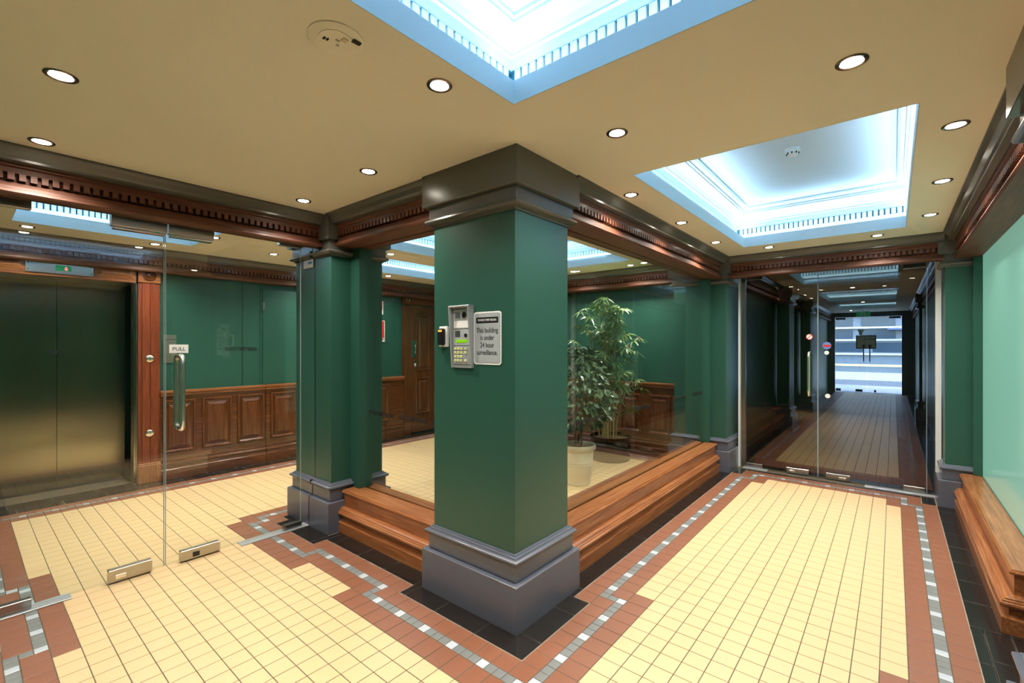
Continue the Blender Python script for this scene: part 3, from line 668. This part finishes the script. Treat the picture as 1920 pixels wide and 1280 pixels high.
obj('pane', B(-0.909, -0.022, GY - 0.006, GY + 0.006, 0.012, 2.30), M['glass'], d2); obj('glass_edge', B(-0.912, -0.909, GY - 0.006, GY + 0.006, 0.012, 2.30), M['edge'], d2); obj('glass_edge', B(-0.022, -0.019, GY - 0.006, GY + 0.006, 0.012, 2.30), M['edge'], d2)
fitting(d2, 'lock_case', -0.832, -0.60, GY - 0.022, GY + 0.022, 0.010, 0.078); obj('keyhole', B(-0.765, -0.725, GY - 0.025, GY - 0.02, 0.022, 0.055, 0.006), M['black'], d2)
fitting(d2, 'bottom_patch', -0.16, -0.02, GY - 0.02, GY + 0.02, 0.008, 0.05, 'steel'); fitting(d2, 'top_patch', -0.19, -0.02, GY - 0.02, GY + 0.02, 2.226, 2.285)
dhandle(d2, 'y', (-0.834, GY), 0.062, 0.885, 1.395, 0.0165, M['chrome'])
ps = obj('pull_plate', B(-0.892, -0.786, GY - 0.009, GY - 0.006, 1.400, 1.456, 0.001), M['plastic'], d2)
text('pull_lettering', 'PULL', 0.034, (-0.839, GY - 0.0095, 1.416), (1, 0, 0), (0, 0, 1), M['ink'], ps, 1.0, align='CENTER')
text('lettering', NAME, 0.036, (-0.567, GY - 0.0075, 1.412), (1, 0, 0), (0, 0, 1), M['ink'], d2, 0.40, bold=0.03)
obj('sticker', B(0.036, 0.04, GY + 0.01, GY + 0.10, 2.10, 2.165), M['plastic'], d2) if False else None
for a, b, lab in ((-1.192, -0.918, 'silver magnetic lock box over the left lift lobby door'), (-0.908, -0.652, 'silver magnetic lock box over the PULL door')):
    t = thing('magnetic_lock', lab, 'door lock', ((a + b) / 2, GY - 0.03, 2.23))
    obj('case', B(a, b, GY - 0.07, GY - 0.012, 2.172, 2.285, 0.003), M['satin'], t)
    obj('armature_plate', B(a + 0.01, b - 0.006, GY - 0.062, GY - 0.012, 2.156, 2.170, 0.002), M['steel'], t)
    obj('status_light', B((b - 0.06) if a < -1 else a + 0.02, (b - 0.04) if a < -1 else a + 0.04, GY - 0.066, GY - 0.058, 2.167, 2.173), M['exit'], t)
for a, b, lab in ((-2.0, -1.36, 'steel floor spring cover left of the lift lobby doors'), (-0.47, 0.03, 'steel floor spring cover by the slimmer column')):
    t = tag(obj('floor_spring_cover', B(a, b, GY - 0.045, GY + 0.045, 0.0, 0.006, 0.002), M['silverpl']), lab, 'floor plate')
stk = thing('glass_sticker', 'small white sticker with blue mark high beside the slimmer column', 'sticker', (0.03, GY + 0.1, 2.15))
obj('label_plate', B(0.074, 0.0785, GY - 0.02, GY + 0.14, 2.09, 2.165), M['plastic'], stk); obj('blue_mark', B(0.0725, 0.0742, GY + 0.0, GY + 0.06, 2.12, 2.14), M['blueink'], stk)

GX = 4.25
d3 = struct('door_6', 'left tinted glass door leaf at the end of the right corridor', 'glass door', (GX, -0.45, 0))
obj('pane', B(GX - 0.006, GX + 0.006, -0.806, -0.09, 0.012, 2.30), M['tint'], d3); obj('glass_edge', B(GX - 0.006, GX + 0.006, -0.810, -0.806, 0.012, 2.30), M['edge'], d3)
fitting(d3, 'bottom_patch', GX - 0.02, GX + 0.02, -0.268, -0.094, 0.006, 0.055, 'steel'); fitting(d3, 'lock_case', GX - 0.022, GX + 0.022, -0.728, -0.515, 0.008, 0.07, 'steel'); obj('keyhole', B(GX - 0.025, GX - 0.021, -0.60, -0.545, 0.022, 0.045, 0.004), M['chrome'], d3)
fitting(d3, 'top_patch', GX - 0.02, GX + 0.02, -0.268, -0.094, 2.224, 2.295, 'steel')
dhandle(d3, 'x', (GX, -0.732), 0.06, 0.885, 1.385, 0.0165, M['chrome'])
st = obj('no_smoking_sticker', MB().disc((GX - 0.0062, -0.732, 1.545), 0.033, 0, -0.0012, 20), M['red'], d3); obj('sticker_field', MB().disc((GX - 0.0072, -0.732, 1.545), 0.026, 0, -0.0008, 20), M['plastic'], st)
sl = MB(); sl.v = [(GX - 0.0086, -0.732 + a, 1.545 + b) for a, b in ((-0.021, 0.015), (-0.015, 0.021), (0.021, -0.015), (0.015, -0.021))]; sl.f = [(0, 1, 2, 3)]; sl.m = [0]; obj('sticker_slash', sl, M['red'], st)
d4 = struct('door_7', 'right tinted glass door leaf with round stickers', 'glass door', (GX, -1.25, 0))
obj('pane', B(GX - 0.006, GX + 0.006, -1.695, -0.816, 0.012, 2.30), M['tint'], d4); obj('glass_edge', B(GX - 0.006, GX + 0.006, -0.816, -0.812, 0.012, 2.30), M['edge'], d4)
obj('glass_edge', B(GX - 0.006, GX + 0.006, -1.699, -1.695, 0.012, 2.30), M['edge'], d4)
fitting(d4, 'lock_case', GX - 0.022, GX + 0.022, -1.096, -0.884, 0.008, 0.072, 'steel'); obj('keyhole', B(GX - 0.025, GX - 0.021, -1.06, -1.0, 0.022, 0.045, 0.004), M['chrome'], d4)
fitting(d4, 'bottom_patch', GX - 0.02, GX + 0.02, -1.684, -1.524, 0.01, 0.06, 'steel'); fitting(d4, 'top_patch', GX - 0.02, GX + 0.02, -1.69, -1.524, 2.212, 2.28, 'steel')
oc = obj('alarm_sticker', MB().disc((GX - 0.0062, -0.893, 1.447), 0.042, 0, -0.0012, 8), M['blue'], d4); obj('sticker_band', B(GX - 0.0085, GX - 0.0074, -0.928, -0.858, 1.436, 1.456), M['red'], oc)
obj('round_sticker', MB().disc((GX - 0.0062, -0.891, 1.371), 0.022, 0, -0.0012, 18), M['plastic'], d4); obj('round_sticker', MB().disc((GX - 0.0062, -0.90, 0.902), 0.024, 0, -0.0012, 18), M['plastic'], d4)
jl = struct('trim_23', 'white painted jamb strip left of the far glass doors', 'door jamb', (4.22, -0.05, 0)); obj('jamb_strip', B(4.20, 4.26, -0.035, -0.016, 0.0, 2.30), M['white'], jl); obj('jamb_channel', B(4.225, 4.275, -0.088, -0.036, 0.0, 2.30), M['steel'], jl)
jr = struct('trim_24', 'white painted jamb strip right of the far glass doors', 'door jamb', (4.22, -1.76, 0)); obj('jamb_strip', B(4.20, 4.26, -1.80, -1.76, 0.0, 2.30), M['white'], jr); obj('jamb_pane', B(GX - 0.005, GX + 0.005, -1.757, -1.705, 0.0, 2.30), M['tint'], jr)
for a, b, lab in ((-0.33, -0.07, 'steel threshold plate under the left tinted door'), (-1.80, -1.22, 'steel threshold plate under the right tinted door')): tag(obj('threshold_plate', B(4.16, 4.24, a, b, 0.0, 0.006, 0.002), M['silverpl']), lab, 'floor plate')

# ------------------------------------------------------------------ intercom, card reader, sign on the column's left face (plane x = 0.052)
FX = 0.052
ic = thing('intercom_panel', 'silver intercom with keypad and camera on the green column', 'intercom', (FX, 0.44, 1.335))
y0, y1, z0, z1 = 0.348, 0.511, 1.325, 1.675
def wedge(ya, yb):
    P = [(FX, z0), (FX, z1), (FX - 0.038, z1), (FX - 0.044, z1 - 0.008), (FX - 0.018, z0)]
    m = MB(); n = len(P); m.v = [(x, ya, z) for x, z in P] + [(x, yb, z) for x, z in P]; m.f = [tuple(range(n)), tuple(range(n, 2 * n))] + [(i, (i + 1) % n, n + (i + 1) % n, n + i) for i in range(n)]; m.m = [0] * len(m.f); return m
obj('hood_side', wedge(y1 - 0.009, y1), M['silverpl'], ic); obj('hood_side', wedge(y0, y0 + 0.009), M['silverpl'], ic)
obj('hood_top', B(FX - 0.044, FX, y0, y1, z1 - 0.010, z1 + 0.001, 0.004), M['silverpl'], ic)
obj('back_plate', B(FX - 0.012, FX, y0 + 0.009, y1 - 0.009, z0, z1 - 0.01), M['silverpl'], ic)
def pln(name, ya, yb, za, zb, m, par, d=0.004, base=0.012): return obj(name, B(FX - base - d, FX - base, ya, yb, za, zb, 0.0012), M[m], par)
cm = pln('camera_module', 0.3655, 0.4945, 1.545, 1.655, 'pale', ic)
obj('lens_ring', MB().disc((FX - 0.016, 0.4025, 1.622), 0.022, 0, -0.004, 20), M['silverpl'], cm); obj('lens', MB().disc((FX - 0.020, 0.4025, 1.622), 0.017, 0, -0.003, 20), M['black'], cm)
for k in range(5): obj('grille_slot', B(FX - 0.0175, FX - 0.0158, 0.4403, 0.4799, 1.606 + 0.007 * k, 1.609 + 0.007 * k), M['black'], cm)
pln('name_card', 0.3681, 0.4902, 1.55, 1.59, 'plastic', cm, 0.001, 0.0162)
sm = pln('speaker_module', 0.3655, 0.4945, 1.452, 1.54, 'pale', ic)
for k in range(6): obj('grille_slot', B(FX - 0.0175, FX - 0.0158, 0.4403, 0.4799, 1.50 + 0.006 * k, 1.503 + 0.006 * k), M['black'], sm)
obj('speaker_button', MB().disc((FX - 0.016, 0.3939, 1.507), 0.011, 0, -0.004, 14), M['black'], sm); pln('display', 0.3827, 0.473, 1.466, 1.484, 'lcd', sm, 0.002, 0.016)
km = pln('keypad_module', 0.3655, 0.4945, 1.345, 1.447, 'silverpl', ic)
keyme = B(-0.004, 0.0, -0.0085, 0.0085, -0.0075, 0.0075, 0.002).mesh('key', M['key'])
for r in range(4):
    for c in range(4):
        if r == 2 and c == 3: continue
        inst('key', keyme, (FX - 0.016, 0.4773 - 0.024 * c - (0.01 if c == 3 else 0), 1.432 - 0.022 * r), km)
cr = thing('card_reader', 'black card reader on a white plate beside the intercom', 'card reader', (FX, 0.58, 1.44))
obj('back_plate', B(FX - 0.014, FX, 0.552, 0.618, 1.442, 1.562, 0.003), M['plastic'], cr); obj('reader_body', B(FX - 0.034, FX - 0.014, 0.566, 0.612, 1.452, 1.550, 0.006), M['black'], cr); obj('indicator_light', B(FX - 0.036, FX - 0.034, 0.575, 0.604, 1.530, 1.540), M['orange'], cr)
sg = thing('surveillance_sign', 'silver notice on the green column about 24 hour surveillance', 'sign', (FX, 0.243, 1.345))
def rrect(y0, y1, z0, z1, r, x, m=6):
    P = []
    for (cy, cz, a0) in ((y1 - r, z1 - r, 0), (y0 + r, z1 - r, 90), (y0 + r, z0 + r, 180), (y1 - r, z0 + r, 270)):
        for k in range(m + 1):
            t = math.radians(a0 + 90 * k / m); P.append((x, cy + r * math.cos(t), cz + r * math.sin(t)))
    return P
def rplate(y0, y1, z0, z1, r, xa, xb):
    mb = MB(); A = rrect(y0, y1, z0, z1, r, xa); Bq = rrect(y0, y1, z0, z1, r, xb); n = len(A); mb.v = A + Bq
    mb.f = [tuple(range(n)), tuple(range(n, 2 * n))] + [(i, (i + 1) % n, n + (i + 1) % n, n + i) for i in range(n)]; mb.m = [0] * len(mb.f); return mb
obj('sign_plate', rplate(0.142, 0.344, 1.347, 1.634, 0.018, FX - 0.004, FX - 0.0005), M['plastic'], sg)
obj('border_line', rplate(0.149, 0.337, 1.355, 1.626, 0.014, FX - 0.0046, FX - 0.004), M['silverpl'], sg); obj('sign_face', rplate(0.152, 0.334, 1.358, 1.623, 0.012, FX - 0.0052, FX - 0.0046), M['pale'], sg)
hd = obj('header_bar', rplate(0.162, 0.324, 1.572, 1.604, 0.004, FX - 0.0060, FX - 0.0052), M['ink'], sg)
text('header_lettering', NAME, 0.0165, (FX - 0.0064, 0.243, 1.583), (0, -1, 0), (0, 0, 1), M['inkw'], hd, 0.55, align='CENTER')
for k, s in enumerate(('This building', 'is under', '24 hour', 'surveillance.')): text('lettering', s, 0.040, (FX - 0.0058, 0.243, 1.520 - 0.040 * k), (0, -1, 0), (0, 0, 1), M['ink'], sg, 0.78, align='CENTER')
ch = tag(obj('paint_chip', MB().disc((FX - 0.0004, 0.058, 0.70), 0.006, 0, -0.0006, 7), M['plastic']), 'small white paint chip low on the intercom column', 'paint chip') if False else None

# ------------------------------------------------------------------ downlights
ring_me = MB().lathe([(0.033, 0.004), (0.036, -0.004), (0.046, -0.006), (0.05, -0.003), (0.05, 0.002)], n=28, cap=False).mesh('trim_ring', M['ring'], smooth=True)
lamp_me = MB().lathe([(0.034, 0.0), (0.031, -0.004), (0.018, -0.0065), (0.0, -0.007)], n=24, cap=False).mesh('lamp', M['lamp'], smooth=True)
SP = [(-1.533, 0.952, 'downlight over the left glass doors side, second from the cornice'), (-1.514, 1.80, 'downlight close to the cornice above the lift lobby doors'), (-0.586, -0.091, 'bright downlight between the near cove and the intercom column'),
      (-0.258, 0.897, 'downlight left of the intercom column capital'), (-0.238, 1.722, 'small downlight near the slimmer column, left corridor ceiling'), (0.22, -0.437, 'downlight between the two big ceiling coves, above the column'),
      (1.103, -0.093, 'downlight over the plant window, first right of the column'), (2.022, -0.107, 'downlight over the plant window, second right of the column'), (2.965, -0.108, 'downlight over the plant window, third right of the column'),
      (3.547, -0.464, 'downlight above the left tinted glass door'), (3.612, -1.335, 'bright downlight above the right tinted glass door'), (0.252, -1.334, 'bright downlight at the upper right between both coves'),
      (1.138, -1.668, 'downlight by the frosted window, nearest of three'), (2.081, -1.68, 'downlight by the frosted window, middle of three'), (3.014, -1.667, 'downlight by the frosted window, farthest of three'),
      (-1.40, -0.09, 'downlight left of the near ceiling cove'),
      (-0.243, 3.448, 'lobby downlight seen right of the magnetic locks'), (0.454, 3.831, 'lobby downlight seen just left of the slimmer column'), (1.28, 2.834, 'lobby downlight seen through the short window, nearer one'), (2.224, 4.211, 'lobby downlight seen through the short window by the cornice'),
      (3.60, 1.926, 'lobby downlight over the tall plant, left of the pair'), (3.63, 1.10, 'lobby downlight near the plant window end, left of two'), (3.58, 0.90, 'lobby downlight near the plant window end, right of two'), (-1.40, 4.22, 'lobby downlight in front of the lift, left'), (-0.52, 4.22, 'lobby downlight in front of the lift, right'),
      (1.20, 4.22, 'added lobby downlight above the green service door'), (3.60, 3.40, 'added lobby downlight in the far corner behind the plants'), (0.45, 2.80, 'added lobby downlight behind the slimmer column'), (1.9, 0.62, 'added lobby downlight inside the plant window'), (-0.9, 2.55, 'added lobby downlight just inside the left glass doors'),  # extra downlights added to light the lobby
      (7.9, -0.1, 'far corridor downlight, left side, first'), (4.75, -0.9, 'far corridor downlight just behind the glass doors'), (8.2, -0.9, 'far corridor downlight between first coves'), (11.7, -0.9, 'far corridor downlight before the last cove'), (14.8, -0.5, 'far corridor downlight by the exit sign')]
for k, (x, y, lab) in enumerate(SP):
    t = thing('downlight', lab, 'downlight', (x, y, CEIL), 'recessed halogen downlights in the ceiling')
    a = inst('trim_ring', ring_me, (x, y, CEIL), t); b = inst('lamp', lamp_me, (x, y, CEIL), t)
    far = x > 4.5
    add_light('halogen_beam', 'SPOT', (x, y, CEIL - 0.012), (0, 0, 0), SPOT_W * (0.32 if far else 1.0) * 4, SPOT_COL, t, spot_size=math.radians(134), spot_blend=0.95, shadow_soft_size=0.03)

sdv = thing('smoke_detector', 'white smoke detector on the panel of the right cove', 'smoke detector', (2.06, -0.89, 2.866))
obj('body', MB().lathe([(0.05, 0.0), (0.05, -0.022), (0.046, -0.026), (0.036, -0.028), (0.034, -0.044), (0.026, -0.05), (0, -0.051)], (2.06, -0.89, 2.866), 28, cap=False), M['plastic'], sdv, True)
for k in range(8):
    t = 2 * math.pi * k / 8; obj('vent_slot', B(2.06 + 0.037 * math.cos(t) - 0.004, 2.06 + 0.037 * math.cos(t) + 0.004, -0.89 + 0.037 * math.sin(t) - 0.004, -0.89 + 0.037 * math.sin(t) + 0.004, 2.824, 2.836), M['black'], sdv)
em = thing('emergency_light', 'round cream emergency light plate on the ceiling with black label', 'emergency light', (-0.985, -0.035, CEIL))
obj('plate', MB().lathe([(0.088, 0.0), (0.088, -0.004), (0.084, -0.006), (0.0, -0.0065)], (-0.985, -0.035, CEIL), 40, cap=False), M['ceil'], em, True)
obj('inner_ring', MB().lathe([(0.055, -0.006), (0.055, -0.0085), (0.0, -0.009)], (-0.985, -0.035, CEIL), 32, cap=False), M['ceil'], em, True)
def ebox(name, dx, dy, w, h, m):
    obj(name, B(-0.985 + dx - w / 2, -0.985 + dx + w / 2, -0.035 + dy - h / 2, -0.035 + dy + h / 2, CEIL - 0.012, CEIL - 0.0088), M[m], em)
ebox('warning_label', 0.045, -0.048, 0.028, 0.016, 'ink'); ebox('gold_label', 0.014, -0.028, 0.018, 0.02, 'cream'); ebox('vent_slot', -0.035, 0.012, 0.006, 0.012, 'ink'); ebox('vent_slot', -0.025, 0.010, 0.005, 0.012, 'ink'); ebox('test_button', 0.012, 0.012, 0.008, 0.008, 'silverpl'); ebox('status_light', 0.0, -0.01, 0.012, 0.005, 'silverpl')

# ------------------------------------------------------------------ potted plants
cp = thing('potted_ficus', 'bushy ficus in a ribbed cream pot just right of the big column', 'plant', (2.40, 1.11, 0))
c0 = (2.40, 1.11, 0)
obj('pot', MB().lathe([(0.118, 0.0), (0.126, 0.006), (0.128, 0.02), (0.134, 0.10), (0.138, 0.105), (0.142, 0.20), (0.147, 0.204), (0.144, 0.212), (0.149, 0.218), (0.146, 0.226), (0.152, 0.233), (0.150, 0.24), (0.158, 0.345), (0.156, 0.35), (0.172, 0.36), (0.182, 0.372), (0.184, 0.398), (0.178, 0.412), (0.166, 0.414), (0.160, 0.40), (0.156, 0.36), (0, 0.36)], c0, 40, cap=False), M['cream'], cp, True)
obj('soil', MB().lathe([(0.158, 0.365), (0.10, 0.372), (0, 0.376)], c0, 20, cap=False), M['soil'], cp)
tr = MB()
for k in range(5):
    ph = 2 * math.pi * k / 5
    tr.tube([(2.40 + 0.035 * math.cos(ph + 2.2 * s) * (1 - 0.1 * s), 1.11 + 0.035 * math.sin(ph + 2.2 * s), 0.36 + 0.42 * s) for s in [q / 8 for q in range(9)]] + [(2.40 + 0.12 * math.cos(ph + 2.2), 1.11 + 0.12 * math.sin(ph + 2.2), 1.05), (2.40 + 0.2 * math.cos(ph + 2.2), 1.11 + 0.2 * math.sin(ph + 2.2), 1.25)], [0.013] * 8 + [0.011, 0.008, 0.004], 8)
obj('trunk', tr, M['bark'], cp, True)
def leaf_mesh(name, l, w, m):
    mb = MB(); mb.v = [(0, 0, 0), (l * 0.3, w * 0.5, 0.006), (l * 0.65, w * 0.42, 0.004), (l, 0, -0.010), (l * 0.65, -w * 0.42, 0.004), (l * 0.3, -w * 0.5, 0.006), (l * 0.5, 0, -0.004)]
    mb.f = [(0, 6, 1), (1, 6, 2), (2, 6, 3), (3, 6, 4), (4, 6, 5), (5, 6, 0)]; mb.m = [0] * 6; return mb
LF = [leaf_mesh('leaf', l, w, None) for l, w in ((0.078, 0.037), (0.066, 0.032), (0.086, 0.038))]
LFM = [b.mesh('leaf', M['leafA'], smooth=True) for b in LF]
rest = MB(); rnd = random.Random(3)
nleaf = 0; pool = []
for k in range(1250):
    zz = rnd.uniform(0.58, 1.44); prof = 0.36 * math.sin(math.pi * min(1, max(0, (zz - 0.50) / 1.0)) ** 0.8) + 0.03
    ph = rnd.uniform(0, 2 * math.pi); rr = prof * math.sqrt(rnd.uniform(0.25, 1)); pool.append((2.40 + rr * math.cos(ph), 1.11 + rr * math.sin(ph), zz, ph, rr / prof))
pool.sort(key=lambda p: (p[0] - p[1] * 0.0) * FWD.x + p[1] * FWD.y)
for k, (x, y, z, ph, q) in enumerate(pool):
    rot = (rnd.uniform(-0.7, 0.7), rnd.uniform(-0.1, 0.9), ph + rnd.uniform(-0.9, 0.9)); j = k % 3
    if k < 300: inst('leaf', LFM[j], (x, y, z), cp, rot, (1, 1, 1))
    else:
        mt = Matrix.Translation((x, y, z)) @ __import__('mathutils').Euler(rot).to_matrix().to_4x4(); n = len(rest.v)
        rest.v += [tuple(mt @ Vector(v)) for v in LF[j].v]; rest.f += [tuple(i + n for i in f) for f in LF[j].f]; rest.m += [0] * 6
obj('inner_leaves', rest, M['leafA'], cp, True, kind='stuff')
bp = thing('potted_umbrella_plant', 'tall umbrella plant with many canes in a low black tub', 'plant', (3.55, 1.335, 0)); c1 = (3.55, 1.335, 0)
obj('pot', MB().lathe([(0.232, 0.0), (0.24, 0.004), (0.245, 0.02), (0.252, 0.28), (0.256, 0.284), (0.256, 0.302), (0.246, 0.304), (0.238, 0.29), (0.236, 0.24), (0, 0.24)], c1, 48, cap=False), M['blackgloss'], bp, True)
obj('soil', MB().lathe([(0.238, 0.262), (0.14, 0.275), (0, 0.285)], c1, 22, cap=False), M['soil'], bp)
def whorl(n, l, w, droop):
    mb = MB()
    for k in range(n):
        a = 2 * math.pi * k / n + 0.2 * math.sin(5 * k); ca, sa = math.cos(a), math.sin(a); b = len(mb.v)
        for (t, h) in ((0.02, 0.0), (0.4, 0.012), (0.75, -0.004 - droop * 0.5), (1.0, -0.02 - droop)):
            ww = w * math.sin(math.pi * min(0.98, max(0.08, t))) ; r = l * t
            mb.v += [(r * ca - ww * sa, r * sa + ww * ca, h), (r * ca + ww * sa, r * sa - ww * ca, h)]
        for q in range(3): mb.f.append((b + 2 * q, b + 2 * q + 1, b + 2 * q + 3, b + 2 * q + 2)); mb.m.append(0)
    return mb.mesh('leaf_whorl', M['leafB'], smooth=True)
WH = [whorl(9, 0.14, 0.012, 0.022), whorl(8, 0.155, 0.0125, 0.035), whorl(10, 0.12, 0.011, 0.012)]
cane = MB(); tips = []; rnd = random.Random(11)
for k in range(13):
    ph = rnd.uniform(0, 2 * math.pi); r0 = rnd.uniform(0.02, 0.15); h = rnd.choice([2.0, 1.9, 1.8, 1.68, 1.6, 1.5, 1.35, 1.2, 1.0, 0.85]) if k else 1.98
    lean = 0.0 if k == 0 else rnd.uniform(0.02, 0.28)
    P = [(min(3.84, c1[0] + r0 * math.cos(ph) + lean * s * s * math.cos(ph)), c1[1] + r0 * math.sin(ph) + lean * s * s * math.sin(ph), 0.27 + (h - 0.27) * s) for s in [q / 6 for q in range(7)]]
    cane.tube(P, [0.011, 0.011, 0.010, 0.009, 0.008, 0.006, 0.004], 7); tips.append((P, h))
obj('canes', cane, M['cane'], bp, True)
cnt = 0
for P, h in tips:
    n = int(6 + 8 * h / 2)
    for q in range(n):
        s = 1 - 0.62 * (q / n) ** 1.1; i = min(5, int(s * 6)); f = s * 6 - i; p = [P[i][a] * (1 - f) + P[i + 1][a] * f for a in range(3)]
        if p[2] < 0.55: continue
        ph = rnd.uniform(0, 2 * math.pi); rr = (rnd.uniform(0.05, 0.30) if q else 0) * min(1, 0.2 + max(0, 2.06 - p[2]) / 0.6)
        inst('leaf_whorl', WH[cnt % 3], (min(3.86, p[0] + rr * math.cos(ph)), p[1] + rr * math.sin(ph), p[2] + rnd.uniform(-0.02, 0.04)), bp, (rnd.uniform(-0.5, 0.5), rnd.uniform(-0.5, 0.5), ph), (1, 1, 1)); cnt += 1
        if cnt >= 260: break

# ------------------------------------------------------------------ street end of the far corridor
ex = thing('exit_sign', 'green running figure exit sign above the street doors', 'exit sign', (14.2, -0.80, 2.2))
obj('case', B(14.18, 14.22, -0.96, -0.65, 2.235, 2.39, 0.004), M['plastic'], ex); obj('green_face', B(14.176, 14.18, -0.95, -0.66, 2.245, 2.38), M['exit'], ex); obj('white_panel', B(14.174, 14.177, -0.86, -0.75, 2.25, 2.375), M['inkw'], ex)
mn = MB(); mn.disc((14.174, -0.80, 2.352), 0.012, 0, -0.002, 10)
for a, b in (((-0.80, 2.335), (-0.805, 2.30)), ((-0.805, 2.30), (-0.785, 2.262)), ((-0.805, 2.30), (-0.835, 2.27)), ((-0.80, 2.33), (-0.775, 2.305)), ((-0.80, 2.33), (-0.83, 2.315))): mn.tube([(14.173, a[0], a[1]), (14.173, b[0], b[1])], 0.006, 6)
obj('running_figure', mn, M['exit'], ex); obj('hanger', B(14.195, 14.205, -0.81, -0.80, 2.39, CEIL), M['plastic'], ex)
sdr = struct('door_8', 'bright glass street doors at the end of the far corridor', 'glass door', (15.9, -0.83, 0))
obj('pane', B(15.90, 15.91, -0.83, -0.04, 0.02, 2.31), M['glass'], sdr); obj('pane', B(15.90, 15.91, -1.63, -0.84, 0.02, 2.31), M['glass'], sdr)
for a, b in ((-0.30, -0.05), (-1.62, -1.35)): obj('top_patch', B(15.885, 15.925, a, b, 2.25, 2.31), M['black'], sdr)
for a, b in ((-0.18, -0.05), (-0.72, -0.55), (-1.05, -1.0)): obj('bottom_patch', B(15.885, 15.925, a, b, 0.03, 0.10), M['black'], sdr)
for yy in (-0.75, -0.90): obj('pull_handle', MB().tube([(15.86, yy, 0.95), (15.86, yy, 1.46)], 0.016, 8), M['black'], sdr); obj('lock_plate', B(15.87, 15.9, yy - 0.035, yy + 0.035, 1.43, 1.46), M['black'], sdr)
bd = thing('notice_board', 'black framed notice board fixed on the street doors', 'sign', (15.93, -0.8, 1.35))
obj('frame', MB().box(15.915, 15.945, -1.05, -0.56, 1.345, 1.37).box(15.915, 15.945, -1.05, -0.56, 1.73, 1.755).box(15.915, 15.945, -0.585, -0.56, 1.37, 1.73).box(15.915, 15.945, -1.05, -1.025, 1.37, 1.73), M['black'], bd)
obj('sheet', B(15.925, 15.935, -1.03, -0.58, 1.365, 1.735), M['plastic'], bd)
for k in range(8): obj('faint_lettering', B(15.923, 15.9255, -1.0 + k * 0.033, -0.985 + k * 0.033, 1.62, 1.655), M['facade3'], bd)
st2 = thing('street_notice', 'small white paper notice stuck on the street doors', 'sign', (15.92, -0.67, 1.8)); obj('paper', B(15.912, 15.916, -0.75, -0.61, 1.87, 1.93), M['plastic'], st2); obj('paper', B(15.912, 15.916, -0.72, -0.635, 1.765, 1.87), M['plastic'], st2)
tag(obj('pavement', B(16.05, 19.5, -8, 8, -0.12, -0.02), M['paving']), 'pale pavement outside the street doors', 'pavement', kind='structure')
tag(obj('kerb_line', B(18.6, 18.75, -8, -0.6, -0.02, -0.005), M['ylw']), 'yellow strip on the pavement outside', 'road marking')
tag(obj('road', B(19.5, 31.0, -14, 14, -0.3, -0.22), M['asphalt']), 'grey road outside the street doors', 'road', kind='structure')
pl = thing('tram_platform', 'low platform across the road with pale and yellow edges', 'platform', (26, 0, -0.22))
obj('deck', B(26, 28.5, -12, 12, -0.22, 0.12), M['facade2'], pl); obj('edge_rail', B(26.6, 26.7, -12, 12, 0.42, 0.52), M['ylw'], pl); obj('parapet', B(26.9, 27.0, -12, 12, 0.12, 0.5), M['facade'], pl)
fb = thing('street_building', 'blue-grey building with horizontal bands across the street', 'building', (31, 0, 0))
obj('wall', B(31.2, 32, -14, 14, -0.22, 9), M['facade'], fb)
for z in (0.9, 1.7, 2.4, 3.1): obj('band', B(31.0, 31.2, -14, 14, z, z + 0.10), M['facade2'], fb)
wm = B(-0.03, 0.0, -0.75, 0.75, -0.27, 0.27).mesh('window', M['facade3'])
for z in (1.33, 2.08, 2.78, 3.5):
    for k in range(8): inst('window', wm, (31.2, -7 + 1.9 * k + (0.5 if z > 2 else 0), z), fb)
obj('awning', B(30.4, 31.2, -6, -1.2, 2.3, 2.36), M['blue'], fb)
